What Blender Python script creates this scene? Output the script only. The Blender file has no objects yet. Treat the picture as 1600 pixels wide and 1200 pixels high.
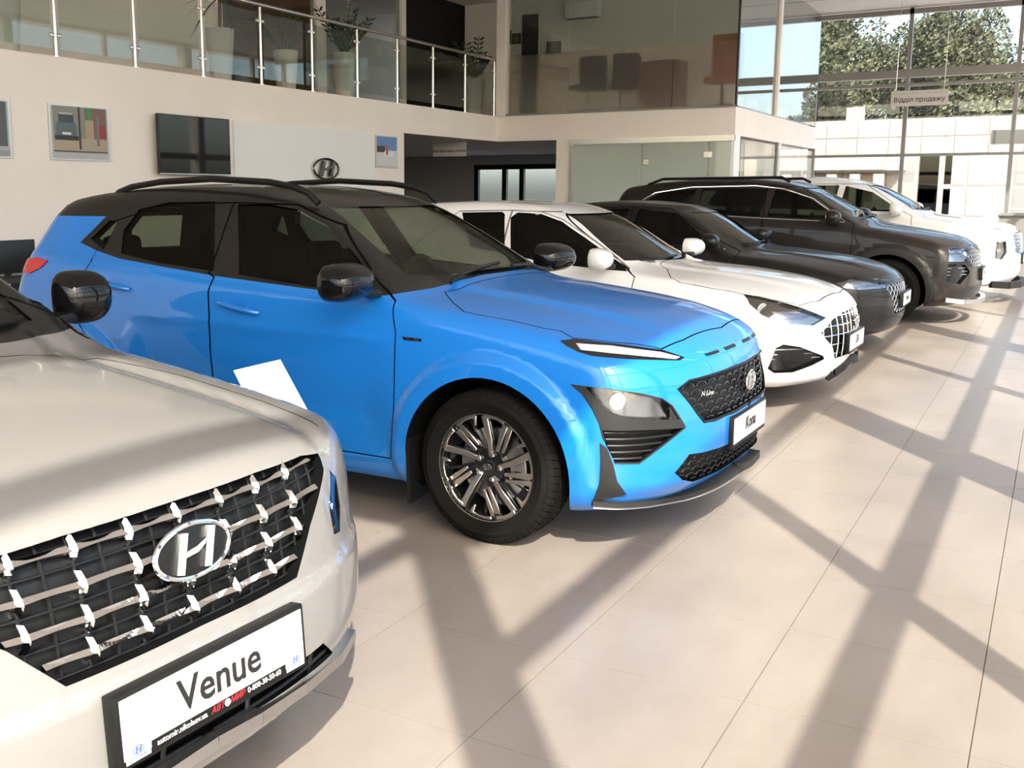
import bpy, bmesh, math, random
import numpy as np
from mathutils import Vector, Matrix
from mathutils.geometry import delaunay_2d_cdt

SC = bpy.context.scene
COL = SC.collection
R_ = math.radians
rnd = random.Random(7)

# ------------------------------------------------------------------ camera
F_PX, CX, CY = 1628.24, 677.39, 569.02
YAW, PIT, CAM_H = -0.5378, 0.1624, 1.4907
cam_d = bpy.data.cameras.new('camera')
cam = bpy.data.objects.new('camera', cam_d)
COL.objects.link(cam)
cam.location = (0, 0, CAM_H)
cam.rotation_euler = (math.pi / 2 - PIT, 0, -YAW)
cam_d.sensor_width = 36.0
cam_d.lens = F_PX / 1600 * 36.0
cam_d.shift_x = (800 - CX) / 1600
cam_d.shift_y = -(600 - CY) / 1600
cam_d.clip_end = 500
SC.camera = cam

# ------------------------------------------------------------------ light
SUN_EL, SUN_H = R_(40.8), (0.6, -0.8)          # the sun stands towards +X -Y
world = bpy.data.worlds.new('sky'); SC.world = world; world.use_nodes = True
wn = world.node_tree; wn.nodes.clear()
w_out = wn.nodes.new('ShaderNodeOutputWorld'); w_bg = wn.nodes.new('ShaderNodeBackground')
w_sky = wn.nodes.new('ShaderNodeTexSky'); w_sky.sky_type = 'NISHITA'; w_sky.sun_disc = False
w_sky.sun_elevation = SUN_EL; w_sky.sun_rotation = math.atan2(SUN_H[0], SUN_H[1])
w_sky.air_density = 0.9; w_sky.dust_density = 4.0; w_sky.ozone_density = 0.6
w_bg.inputs[1].default_value = 0.66
wn.links.new(w_sky.outputs[0], w_bg.inputs[0]); wn.links.new(w_bg.outputs[0], w_out.inputs[0])
sun_d = bpy.data.lights.new('sun', 'SUN'); sun_d.energy = 11.8; sun_d.angle = R_(0.6); sun_d.color = (1.0, 0.93, 0.84)
sun = bpy.data.objects.new('sun', sun_d); COL.objects.link(sun)
sd = Vector((SUN_H[0] * math.cos(SUN_EL), SUN_H[1] * math.cos(SUN_EL), math.sin(SUN_EL)))
sun.rotation_euler = sd.to_track_quat('Z', 'Y').to_euler(); sun.location = (6, -8, 9)
SC.view_settings.view_transform = 'Standard'; SC.view_settings.look = 'None'
SC.view_settings.exposure = 0.30; SC.view_settings.gamma = 1.0; SC.view_settings.use_curve_mapping = False

# ------------------------------------------------------------------ pixel -> direction (the photograph is 1600 x 1200)
_cy, _sy, _cp, _sp = math.cos(YAW), math.sin(YAW), math.cos(PIT), math.sin(PIT)
V_F = np.array([_sy * _cp, _cy * _cp, -_sp]); V_R = np.array([_cy, -_sy, 0.0]); V_U = np.cross(V_R, V_F)
CAM = np.array([0, 0, CAM_H])
def ray(u, v): return V_F + V_R * (u - CX) / F_PX - V_U * (v - CY) / F_PX
def at_z(u, v, z=0.0):
    d = ray(u, v); return CAM + d * (z - CAM_H) / d[2]
def at_x(u, v, x):
    d = ray(u, v); return CAM + d * x / d[0]
def at_y(u, v, y):
    d = ray(u, v); return CAM + d * y / d[1]
# ------------------------------------------------------------------ materials
MATS = {}
def mat(name, color=(.8, .8, .8), rough=.5, metal=0.0, **k):
    if name in MATS: return MATS[name]
    m = bpy.data.materials.new(name); m.use_nodes = True; MATS[name] = m
    b = m.node_tree.nodes['Principled BSDF']
    b.inputs['Base Color'].default_value = (*color, 1); b.inputs['Roughness'].default_value = rough
    b.inputs['Metallic'].default_value = metal
    for a, v in k.items(): b.inputs[a].default_value = v
    return m
def nodes(m): return m.node_tree.nodes, m.node_tree.links, m.node_tree.nodes['Principled BSDF']
def noise_mix(m, c1, c2, scale, detail=4, lo=.35, hi=.65, coord='Object', stretch=(1, 1, 1), rough=None, bump=0.0):
    n, l, b = nodes(m)
    tc = n.new('ShaderNodeTexCoord'); mp = n.new('ShaderNodeMapping'); mp.inputs['Scale'].default_value = stretch
    t = n.new('ShaderNodeTexNoise'); t.inputs['Scale'].default_value = scale; t.inputs['Detail'].default_value = detail
    r = n.new('ShaderNodeValToRGB'); e = r.color_ramp.elements
    e[0].position, e[0].color = lo, (*c1, 1); e[1].position, e[1].color = hi, (*c2, 1)
    l.new(tc.outputs[coord], mp.inputs[0]); l.new(mp.outputs[0], t.inputs['Vector']); l.new(t.outputs['Fac'], r.inputs[0])
    l.new(r.outputs[0], b.inputs['Base Color'])
    if bump:
        bp = n.new('ShaderNodeBump'); bp.inputs['Strength'].default_value = bump; bp.inputs['Distance'].default_value = .01
        l.new(t.outputs['Fac'], bp.inputs['Height']); l.new(bp.outputs[0], b.inputs['Normal'])
    return m
def paint(name, color, metal=0.35, rough=.32, coat=1.0, cior=1.5):
    m = mat(name, color, rough, metal)
    n, l, b = nodes(m)
    b.inputs['Specular IOR Level'].default_value = .2
    b.inputs['Coat Weight'].default_value = coat; b.inputs['Coat Roughness'].default_value = .02; b.inputs['Coat IOR'].default_value = cior
    return m
def glass(name, tint=(.6, .62, .6), refl=1.0, rough=0.0, extra=0.0):
    m = bpy.data.materials.new(name); m.use_nodes = True; MATS[name] = m
    n, l = m.node_tree.nodes, m.node_tree.links; n.clear()
    o = n.new('ShaderNodeOutputMaterial'); t = n.new('ShaderNodeBsdfTransparent'); g = n.new('ShaderNodeBsdfGlossy')
    t.inputs[0].default_value = (*tint, 1); g.inputs['Roughness'].default_value = rough; g.inputs[0].default_value = (refl, refl, refl, 1)
    mx = n.new('ShaderNodeMixShader'); geo = n.new('ShaderNodeNewGeometry')
    dt = n.new('ShaderNodeVectorMath'); dt.operation = 'DOT_PRODUCT'; l.new(geo.outputs['Normal'], dt.inputs[0]); l.new(geo.outputs['Incoming'], dt.inputs[1])
    ch = dt.outputs['Value']
    for op, val in (('ABSOLUTE', 0), ('SUBTRACT', None), ('POWER', 5.0), ('MULTIPLY', .96), ('ADD', .04 + extra)):
        q = n.new('ShaderNodeMath'); q.operation = op
        if op == 'SUBTRACT': q.inputs[0].default_value = 1.0; l.new(ch, q.inputs[1])
        else:
            l.new(ch, q.inputs[0])
            if op != 'ABSOLUTE': q.inputs[1].default_value = val
        ch = q.outputs[0]
    q.use_clamp = True
    l.new(ch, mx.inputs[0]); l.new(t.outputs[0], mx.inputs[1]); l.new(g.outputs[0], mx.inputs[2])
    l.new(mx.outputs[0], o.inputs[0])
    return m

# ------------------------------------------------------------------ objects
def link(name, me, m=None, parent=None):
    o = bpy.data.objects.new(name, me); COL.objects.link(o)
    if m is not None and me is not None:
        me.materials.clear()
        for q in (m if isinstance(m, (list, tuple)) else [m]): me.materials.append(q)
    if parent is not None: o.parent = parent
    return o
def tag(o, label=None, cat=None, group=None, kind=None):
    for k, v in (('label', label), ('category', cat), ('group', group), ('kind', kind)):
        if v: o[k] = v
    return o
def empty(name, loc=(0, 0, 0), rz=0.0, parent=None):
    o = bpy.data.objects.new(name, None); COL.objects.link(o); o.location = loc; o.rotation_euler = (0, 0, rz)
    o.empty_display_size = .1
    if parent is not None: o.parent = parent
    return o
class MB:
    """collects simple shapes; build() links them as one mesh object"""
    def __init__(self): self.v = []; self.f = []; self.s = []
    def add(self, vs, fs, smooth=False):
        b = len(self.v); self.v += [tuple(map(float, p)) for p in vs]; self.f += [tuple(i + b for i in q) for q in fs]; self.s += [smooth] * len(fs); return self
    def box(self, x0, x1, y0, y1, z0, z1):
        if x0 > x1: x0, x1 = x1, x0
        if y0 > y1: y0, y1 = y1, y0
        if z0 > z1: z0, z1 = z1, z0
        return self.add([(x0, y0, z0), (x1, y0, z0), (x1, y1, z0), (x0, y1, z0), (x0, y0, z1), (x1, y0, z1), (x1, y1, z1), (x0, y1, z1)],
                        [(0, 3, 2, 1), (4, 5, 6, 7), (0, 1, 5, 4), (1, 2, 6, 5), (2, 3, 7, 6), (3, 0, 4, 7)])
    def bar(self, a, b, w, h=None, up=(0, 0, 1)):
        a, b = Vector(a), Vector(b); d = (b - a).normalized(); u = Vector(up); s = d.cross(u)
        if s.length < 1e-4: s = d.cross(Vector((1, 0, 0)))
        s.normalize(); u = s.cross(d); h = h or w; vs = []
        for p in (a, b):
            for i, j in ((-1, -1), (1, -1), (1, 1), (-1, 1)): vs.append(p + s * (i * w / 2) + u * (j * h / 2))
        return self.add(vs, [(0, 1, 2, 3), (7, 6, 5, 4), (0, 4, 5, 1), (1, 5, 6, 2), (2, 6, 7, 3), (3, 7, 4, 0)])
    def tube(self, pts, r, n=10, cap=True, closed=False):
        pts = [Vector(p) for p in pts]; m = len(pts); rr = r if isinstance(r, (list, tuple)) else [r] * m
        vs = []; prev = None
        for i, p in enumerate(pts):
            if closed: d = pts[(i + 1) % m] - pts[i - 1]
            else: d = pts[min(i + 1, m - 1)] - pts[max(i - 1, 0)]
            d.normalize()
            if prev is None:
                a = Vector((0, 0, 1)) if abs(d.z) < .9 else Vector((1, 0, 0)); s = d.cross(a).normalized()
            else: s = (prev - d * prev.dot(d)).normalized()
            prev = s; u = d.cross(s)
            for k in range(n):
                t = 2 * math.pi * k / n; vs.append(p + (s * math.cos(t) + u * math.sin(t)) * rr[i])
        fs = []
        for i in range(m if closed else m - 1):
            for k in range(n):
                j = (i + 1) % m; fs.append((i * n + k, i * n + (k + 1) % n, j * n + (k + 1) % n, j * n + k))
        if cap and not closed: fs += [tuple(range(n))[::-1], tuple((m - 1) * n + k for k in range(n))]
        return self.add(vs, fs, True)
    def lathe(self, prof, n=32, axis='z', c=(0, 0, 0), smooth=True, close=False):
        """prof: (radius, height) pairs"""
        vs = []; m = len(prof)
        for r, h in prof:
            for k in range(n):
                t = 2 * math.pi * k / n; a, b = r * math.cos(t), r * math.sin(t)
                p = (a, b, h) if axis == 'z' else (h, a, b) if axis == 'x' else (b, h, a)
                vs.append((p[0] + c[0], p[1] + c[1], p[2] + c[2]))
        fs = [(i * n + k, i * n + (k + 1) % n, (i + 1) * n + (k + 1) % n, (i + 1) * n + k) for i in range(m - 1) for k in range(n)]
        if close: fs += [((m - 1) * n + k, (m - 1) * n + (k + 1) % n, (k + 1) % n, k) for k in range(n)]
        else: fs += [tuple(range(n))[::-1], tuple((m - 1) * n + k for k in range(n))]
        return self.add(vs, fs, smooth)
    def prism(self, poly, o, u, v, d, depth):
        """polygon (a, b) in the plane o + a u + b v, extruded by depth along d"""
        o, u, v, d = map(Vector, (o, u, v, d)); n = len(poly)
        vs = [o + u * a + v * b for a, b in poly] + [o + u * a + v * b + d * depth for a, b in poly]
        return self.add(vs, [tuple(range(n)), tuple(range(2 * n - 1, n - 1, -1))] + [(i, i + n, (i + 1) % n + n, (i + 1) % n) for i in range(n)])
    def mesh(self, name='m', sharp=35):
        me = bpy.data.meshes.new(name); me.from_pydata(self.v, [], self.f)
        bm = bmesh.new(); bm.from_mesh(me); bmesh.ops.recalc_face_normals(bm, faces=bm.faces); bm.to_mesh(me); bm.free()
        me.polygons.foreach_set('use_smooth', [s for s in self.s] if len(self.s) == len(me.polygons) else [False] * len(me.polygons))
        if any(self.s): me.set_sharp_from_angle(angle=R_(sharp))
        return me
    def build(self, name, m, parent=None, bevel=0.0, seg=2):
        me = self.mesh(name)
        if bevel:
            bm = bmesh.new(); bm.from_mesh(me)
            es = [e for e in bm.edges if len(e.link_faces) == 2 and e.calc_face_angle(0) > R_(30)]
            bmesh.ops.bevel(bm, geom=es, offset=bevel, segments=seg, affect='EDGES', profile=.5, clamp_overlap=True)
            bm.to_mesh(me); bm.free(); me.polygons.foreach_set('use_smooth', [True] * len(me.polygons)); me.set_sharp_from_angle(angle=R_(40))
        return link(name, me, m, parent)
def text(name, body, size, m, parent=None, loc=(0, 0, 0), rot=None, depth=.0008, ax='CENTER', shear=0.0, sx=1.0, bold=0.0):
    cu = bpy.data.curves.new(name, 'FONT'); cu.body = body; cu.size = size; cu.align_x = ax; cu.align_y = 'CENTER'
    cu.extrude = depth; cu.shear = shear; cu.offset = bold; cu.resolution_u = 3
    t = bpy.data.objects.new('tmp', cu); COL.objects.link(t); dg = bpy.context.evaluated_depsgraph_get(); dg.update()
    me = bpy.data.meshes.new_from_object(t.evaluated_get(dg)); bpy.data.objects.remove(t); bpy.data.curves.remove(cu)
    me.materials.clear(); me.materials.append(m); o = bpy.data.objects.new(name, me); COL.objects.link(o)
    if ' ' in body: o['kind'] = 'stuff'
    if rot is not None: o.matrix_local = Matrix.Translation(Vector(loc)) @ rot.to_4x4() @ Matrix.Diagonal((sx, 1, 1, 1))
    else: o.location = loc
    if parent is not None: o.parent = parent
    return o
def basis(xa, ya):
    """rotation whose local x, y (text right, text up) point along xa, ya"""
    xa, ya = Vector(xa).normalized(), Vector(ya).normalized(); za = xa.cross(ya)
    return Matrix((xa, ya, za)).transposed()

# ------------------------------------------------------------------ curves and implicit bodies
def pchip(pts):
    xs = np.array([p[0] for p in pts], float); ys = np.array([p[1] for p in pts], float)
    o = np.argsort(xs); xs, ys = xs[o], ys[o]
    h = np.diff(xs); d = np.diff(ys) / h; m = np.zeros_like(xs)
    if len(xs) == 2: m[:] = d[0]
    else:
        for i in range(1, len(xs) - 1):
            if d[i - 1] * d[i] > 0:
                w1, w2 = 2 * h[i] + h[i - 1], h[i] + 2 * h[i - 1]; m[i] = (w1 + w2) / (w1 / d[i - 1] + w2 / d[i])
        m[0], m[-1] = d[0], d[-1]
    def ev(x):
        x = np.asarray(x, float); i = np.clip(np.searchsorted(xs, x) - 1, 0, len(xs) - 2)
        t = np.clip((x - xs[i]) / h[i], 0, 1); t2, t3 = t * t, t * t * t
        r = (2 * t3 - 3 * t2 + 1) * ys[i] + (t3 - 2 * t2 + t) * h[i] * m[i] + (-2 * t3 + 3 * t2) * ys[i + 1] + (t3 - t2) * h[i] * m[i + 1]
        r = np.where(x < xs[0], ys[0] + m[0] * (x - xs[0]), r); return np.where(x > xs[-1], ys[-1] + m[-1] * (x - xs[-1]), r)
    return ev
def smax(a, b, k):
    h = np.maximum(k - np.abs(a - b), 0) / k
    return np.maximum(a, b) + h * h * k * .25
def smooth01(t):
    t = np.clip(t, 0, 1); return t * t * (3 - 2 * t)
def grad(f, P, e=.004):
    g = np.stack([f(P + np.array(o) * e) - f(P - np.array(o) * e) for o in ((1, 0, 0), (0, 1, 0), (0, 0, 1))], -1)
    return g / np.maximum(np.linalg.norm(g, axis=-1, keepdims=True), 1e-9)
def first_hit(f, O, D, t0, t1, n=120):
    """first crossing into the body along O + t D (arrays), else the closest approach"""
    O, D = np.atleast_2d(O), np.atleast_2d(D); N = max(len(O), len(D)); O = np.broadcast_to(O, (N, 3)); D = np.broadcast_to(D, (N, 3))
    ts = np.linspace(t0, t1, n); val = f(O[:, None] + D[:, None] * ts[None, :, None])
    ins = val < 0; k = np.argmax(ins, 1); has = ins.any(1); kk = np.where(has, np.maximum(k, 1), np.argmin(val, 1))
    a = ts[np.maximum(kk - 1, 0)].copy(); b = ts[kk].copy()
    for _ in range(22):
        c = (a + b) / 2; neg = f(O + D * c[:, None]) < 0; b = np.where(neg, c, b); a = np.where(neg, a, c)
    t = np.where(has, b, ts[kk]); return O + D * t[:, None]
def shell(f, xr, xf, zc, nphi, dx, ncap, half=(.9, .62)):
    """closed quad mesh of the body f < 0 by rays from its long axis"""
    # directions round the section, even along a box outline
    per = []
    a, b = half; L = [(a, -b), (a, b), (-a, b), (-a, -b)]
    for i in range(4):
        p, q = np.array(L[i]), np.array(L[(i + 1) % 4]); n = max(2, int(round(nphi * np.linalg.norm(q - p) / (4 * (a + b)))))
        for t in range(n): per.append(p + (q - p) * (t / n))
    per = np.array(per); n = len(per); rad = np.c_[np.zeros(n), per / np.linalg.norm(per, axis=1, keepdims=True)]
    xs = np.arange(xr, xf + dx * .5, (xf - xr) / max(1, round((xf - xr) / dx)))
    rings = []
    al = np.linspace(0, math.pi / 2, ncap + 1)
    for A in al[:0:-1][1:]: rings.append((xr, rad * math.cos(A) + np.array([-math.sin(A), 0, 0])))
    for x in xs: rings.append((x, rad))
    for A in al[1:-1]: rings.append((xf, rad * math.cos(A) + np.array([math.sin(A), 0, 0])))
    O = np.concatenate([np.tile([x, 0, zc], (n, 1)) for x, _ in rings] + [[[xr, 0, zc]], [[xf, 0, zc]]])
    D = np.concatenate([d for _, d in rings] + [[[-1, 0, 0]], [[1, 0, 0]]])
    lo = np.zeros(len(O)); hi = np.full(len(O), 2.4)
    for _ in range(26):
        c = (lo + hi) / 2; neg = f(O + D * c[:, None]) < 0; lo = np.where(neg, c, lo); hi = np.where(neg, hi, c)
    V = O + D * hi[:, None]; m = len(rings); fs = []
    for i in range(m - 1):
        for k in range(n): fs.append((i * n + k, i * n + (k + 1) % n, (i + 1) * n + (k + 1) % n, (i + 1) * n + k))
    pr, pf = m * n, m * n + 1
    for k in range(n):
        fs.append((pr, (k + 1) % n, k)); fs.append((pf, (m - 1) * n + k, (m - 1) * n + (k + 1) % n))
    me = bpy.data.meshes.new('shell'); me.from_pydata(V.tolist(), [], fs)
    bm = bmesh.new(); bm.from_mesh(me); bmesh.ops.recalc_face_normals(bm, faces=bm.faces); bm.to_mesh(me); bm.free()
    return me
def thick_patch(f, poly, d, top, bot, res=.03, flat=False):
    """closed slab lying on the body: poly holds local 3D points near the surface, seen along d"""
    d = Vector(d).normalized(); u = Vector((0, 0, 1)).cross(d)
    if u.length < 1e-3: u = Vector((1, 0, 0))
    u.normalize(); v = d.cross(u); un, vn, dn = np.array(u), np.array(v), np.array(d)
    P = np.array([(np.dot(p, un), np.dot(p, vn)) for p in np.array(poly, float)])
    # outline resampled, inside points on a grid
    out = []
    for i in range(len(P)):
        a, b = P[i], P[(i + 1) % len(P)]; k = max(1, int(np.ceil(np.linalg.norm(b - a) / res)))
        for t in range(k): out.append(a + (b - a) * t / k)
    nb = len(out); lo, hi = P.min(0), P.max(0); pts = [Vector(p) for p in out]
    A = np.array(out); B = np.roll(A, -1, 0)
    gx, gy = np.meshgrid(np.arange(lo[0] + res / 2, hi[0], res), np.arange(lo[1] + res / 2, hi[1], res)); G = np.c_[gx.ravel(), gy.ravel()]
    if len(G):
        c = ((A[None, :, 1] > G[:, None, 1]) != (B[None, :, 1] > G[:, None, 1]))
        with np.errstate(divide='ignore', invalid='ignore'):
            xi = A[None, :, 0] + (G[:, None, 1] - A[None, :, 1]) * (B - A)[None, :, 0] / (B - A)[None, :, 1]
        ins = (np.sum(c & (G[:, None, 0] < xi), 1) % 2) == 1
        ab = (B - A)[None]; ap = G[:, None] - A[None]; t = np.clip((ap * ab).sum(-1) / np.maximum((ab * ab).sum(-1), 1e-12), 0, 1)
        dist = np.linalg.norm(ap - ab * t[..., None], axis=-1).min(1); G = G[ins & (dist > res * .4)]
        pts += [Vector(p) for p in G]
    vv, ee, ff, ov, _, _ = delaunay_2d_cdt(pts, [(i, (i + 1) % nb) for i in range(nb)], [tuple(range(nb))], 1, 1e-6)
    Q = np.array([tuple(p) for p in vv]); n = len(Q)
    O = Q[:, :1] * un + Q[:, 1:] * vn
    ref = float(np.mean(np.array(poly) @ dn))
    S = first_hit(f, O, -dn, -(ref + .45), -(ref - .6), 90)
    if flat: S = O + dn * (S @ dn).max()
    V = np.concatenate([S + dn * top, S + dn * bot])
    ed = {}
    fs = [tuple(q) for q in ff]
    for q in fs:
        for i in range(len(q)):
            e = (q[i], q[(i + 1) % len(q)])
            if (e[1], e[0]) in ed: ed.pop((e[1], e[0]))
            else: ed[e] = 1
    F = fs + [tuple(i + n for i in q[::-1]) for q in fs] + [(b, a, a + n, b + n) for a, b in ed]
    me = bpy.data.meshes.new('patch'); me.from_pydata(V.tolist(), [], F)
    bm = bmesh.new(); bm.from_mesh(me); bmesh.ops.recalc_face_normals(bm, faces=bm.faces); bm.to_mesh(me); bm.free()
    return me
def soft_normals(me, f, lim=.8, tol=None):
    """smooth shading that follows the body f wherever a face lies along it"""
    nv, nl = len(me.vertices), len(me.loops)
    co = np.empty(nv * 3); me.vertices.foreach_get('co', co); co = co.reshape(-1, 3)
    li = np.empty(nl, int); me.loops.foreach_get('vertex_index', li)
    g = grad(f, co); np_ = len(me.polygons)
    fn = np.empty(np_ * 3); me.polygons.foreach_get('normal', fn); fn = fn.reshape(-1, 3)
    lt = np.empty(np_, int); me.polygons.foreach_get('loop_total', lt); pf = np.repeat(np.arange(np_), lt)
    N = g[li]; ok = (N * fn[pf]).sum(1) > lim
    if tol is not None: ok &= np.abs(f(co))[li] < tol
    # the face decides as a whole
    good = np.ones(np_, bool); np.logical_and.at(good, pf, ok); ok = good[pf]
    N = np.where(ok[:, None], N, fn[pf])
    me.polygons.foreach_set('use_smooth', [True] * np_)
    me.normals_split_custom_set(N.tolist())
    return good
BSOLVER = 'MANIFOLD'
def boolean(me, cutters, op='DIFFERENCE'):
    o = bpy.data.objects.new('tmp', me); COL.objects.link(o); cs = []
    for c in cutters:
        q = bpy.data.objects.new('tmpc', c); COL.objects.link(q); cs.append(q)
        m = o.modifiers.new('b', 'BOOLEAN'); m.operation = op; m.object = q; m.solver = BSOLVER
    dg = bpy.context.evaluated_depsgraph_get(); dg.update()
    r = bpy.data.meshes.new_from_object(o.evaluated_get(dg))
    if len(r.polygons) == 0: print('EMPTY BOOLEAN', op, len(me.polygons), [len(c.polygons) for c in cutters])
    for q in [o] + cs: bpy.data.objects.remove(q)
    return r
# ------------------------------------------------------------------ the showroom
XF, YF, XW, YB, XC = 1.25, 23.8, -9.0, 17.4, -4.67      # glazed side, far glazing, long wall, back wing front, wing corner
Z_SO, Z_ST, Z_CE = 2.43, 2.88, 5.2                       # slab underside, slab top, ceiling
def struct(o): o['kind'] = 'structure'; return o
WALL = noise_mix(mat('wall_plaster', (.84, .765, .70), .85), (.825, .75, .685), (.855, .78, .715), 1.3, 3)
WHITEWALL = mat('white_panel', (.82, .80, .77), .6)
CEIL = mat('ceiling_white', (.70, .65, .60), .8)
ALU = mat('grey_aluminium', (.26, .245, .23), .45, .6)
STEEL = mat('stainless_steel', (.68, .66, .63), .2, 1.0)
BLACKF = mat('black_frame', (.012, .012, .012), .4)
PANE = glass('facade_pane', (.93, .95, .94), 1.0)
PANE2 = glass('partition_pane', (.80, .84, .82), 1.0, 0.0, .02)
GREENP = glass('green_pane', (.62, .74, .66), 1.0, 0.0, .03)
GREY = mat('grey_wall', (.58, .56, .55), .85)
GREENW = mat('green_wall', (.20, .27, .13), .85)
DARKROOM = mat('unlit_room_black', (.004, .004, .004), .95)  # darkness of an unlit room put into the colour

def frosted(name, rough, tint, trans, mixf):
    m0 = bpy.data.materials.new(name); m0.use_nodes = True; n, l = m0.node_tree.nodes, m0.node_tree.links; n.clear(); o = n.new('ShaderNodeOutputMaterial'); r = n.new('ShaderNodeBsdfRefraction'); r.inputs['Roughness'].default_value = rough; r.inputs['IOR'].default_value = 1.15
    r.inputs[0].default_value = (*tint, 1); t = n.new('ShaderNodeBsdfTranslucent'); t.inputs[0].default_value = (*trans, 1); df = n.new('ShaderNodeBsdfDiffuse'); df.inputs[0].default_value = (*trans, 1); ms = n.new('ShaderNodeMixShader'); m = n.new('ShaderNodeMixShader'); m.inputs[0].default_value = mixf
    g = n.new('ShaderNodeBsdfGlossy'); g.inputs['Roughness'].default_value = .12; m2 = n.new('ShaderNodeMixShader'); m2.inputs[0].default_value = .04
    l.new(t.outputs[0], ms.inputs[1]); l.new(df.outputs[0], ms.inputs[2]); l.new(r.outputs[0], m.inputs[1]); l.new(ms.outputs[0], m.inputs[2]); l.new(m.outputs[0], m2.inputs[1]); l.new(g.outputs[0], m2.inputs[2]); l.new(m2.outputs[0], o.inputs[0]); return m0
FROST = frosted('frosted_film', .30, (.88, .86, .83), (.5, .48, .45), .10); FROSTG = frosted('frosted_green_glass', .25, (.90, .95, .90), (.84, .88, .82), .40); FROSTW = frosted('white_window_film', .4, (.9, .9, .9), (.85, .85, .84), .75)
# floor: grout bed and 600 mm tiles
TILE = mat('floor_tile', (.62, .55, .48), .36)
def tile_material():
    n, l, b = nodes(TILE); tc = n.new('ShaderNodeTexCoord'); gm = n.new('ShaderNodeNewGeometry')
    t1 = n.new('ShaderNodeTexNoise'); t1.inputs['Scale'].default_value = 1.7; t1.inputs['Detail'].default_value = 5; t1.inputs['Roughness'].default_value = .6
    t2 = n.new('ShaderNodeTexNoise'); t2.inputs['Scale'].default_value = 60; t2.inputs['Detail'].default_value = 2
    mp = n.new('ShaderNodeMapping'); mp.inputs['Scale'].default_value = (1, .45, 1)
    l.new(gm.outputs['Position'], mp.inputs[0]); l.new(mp.outputs[0], t1.inputs['Vector']); l.new(gm.outputs['Position'], t2.inputs['Vector'])
    r = n.new('ShaderNodeValToRGB'); e = r.color_ramp.elements
    e[0].position, e[0].color = .32, (.196, .163, .140, 1); e[1].position, e[1].color = .68, (.262, .224, .197, 1); l.new(t1.outputs['Fac'], r.inputs[0])
    mx = n.new('ShaderNodeMix'); mx.data_type = 'RGBA'; mx.blend_type = 'MULTIPLY'; mx.inputs[0].default_value = .18
    r2 = n.new('ShaderNodeValToRGB'); e = r2.color_ramp.elements; e[0].position, e[0].color = .3, (.8, .8, .8, 1); e[1].position, e[1].color = .7, (1, 1, 1, 1); l.new(t2.outputs['Fac'], r2.inputs[0])
    l.new(r.outputs[0], mx.inputs[6]); l.new(r2.outputs[0], mx.inputs[7]); l.new(mx.outputs[2], b.inputs['Base Color'])
    mr = n.new('ShaderNodeMapRange'); mr.inputs[3].default_value = .28; mr.inputs[4].default_value = .46; l.new(t1.outputs['Fac'], mr.inputs[0]); l.new(mr.outputs[0], b.inputs['Roughness'])
tile_material()
fl = struct(MB().box(-16.5, XF, -7, YF, -.12, -.004).build('floor', mat('grout', (.20, .175, .15), .9)))
T, TX, TY = .6, -1.892 - .6 * 24, 2.960 - .6 * 17
tile_me = MB().box(.0019, T - .0019, .0019, T - .0019, -.004, 0).mesh('tile')
tile_me.materials.append(TILE)
def px_size(x, y):
    P = np.array([x, y, 0.0]) - CAM; d = P @ V_F
    if d < .3: return 0
    u, v = CX + F_PX * (P @ V_R) / d, CY - F_PX * (P @ V_U) / d
    return F_PX * T / d if -150 < u < 1750 and 280 < v < 1350 else 0
cells = []
for i in range(30):
    for j in range(60):
        x, y = TX + i * T, TY + j * T
        if x < -16.5 or x + T > XF + .05 or y + T > YF or y < -7: continue
        cells.append((px_size(x + T / 2, y + T / 2), x, y))
cells.sort(key=lambda q: -q[0])
for s, x, y in cells[:300]:
    o = bpy.data.objects.new('floor_tile', tile_me); COL.objects.link(o); o.location = (x, y, 0); o.parent = fl
rest = MB()
for s, x, y in cells[300:]: rest.box(x + .0019, x + T - .0019, y + .0019, y + T - .0019, -.004, 0)
rest.build('floor_tile_rest', TILE, fl)['kind'] = 'stuff'

# ceilings
ce = struct(MB().box(-16.5, XF + .3, -1.0, YF + .4, Z_CE, Z_CE + .3).build('ceiling', CEIL))
for k in range(9): MB().box(XC - .2, XF, 6 + k * 2.0, 6.015 + k * 2.0, Z_CE - .006, Z_CE).build('ceiling_joint', ALU, ce)
struct(MB().box(-16.5, XF + .3, -7.2, -1.0, 7.0, 7.3).build('ceiling_entrance', CEIL))
struct(MB().box(-16.5, XF + .3, -1.1, -1.0, Z_CE + .3, 7.0).build('wall_entrance_upper', WALL))
struct(MB().box(-16.5, XW, -7.2, -7.0, 0, 7.0).build('wall_behind', WALL))
# long wall and the slab of the mezzanine
struct(MB().box(XW - .2, XW, -7, 14.18, 0, Z_SO).build('wall_left', WALL))
sl = MB(); sl.box(-16.5, XW, -7, YF, Z_SO, Z_ST); sl.box(XW, XC, YB, YF, Z_SO, Z_ST); struct(sl.build('mezzanine_slab', WALL))
struct(MB().box(XW, XW + .025, 10.17, 13.31, .0, 2.40).build('wall_panel', WHITEWALL))
struct(MB().box(-16.7, -16.5, -7, YF, 0, 7.0).build('wall_far_left', GREY))
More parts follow.
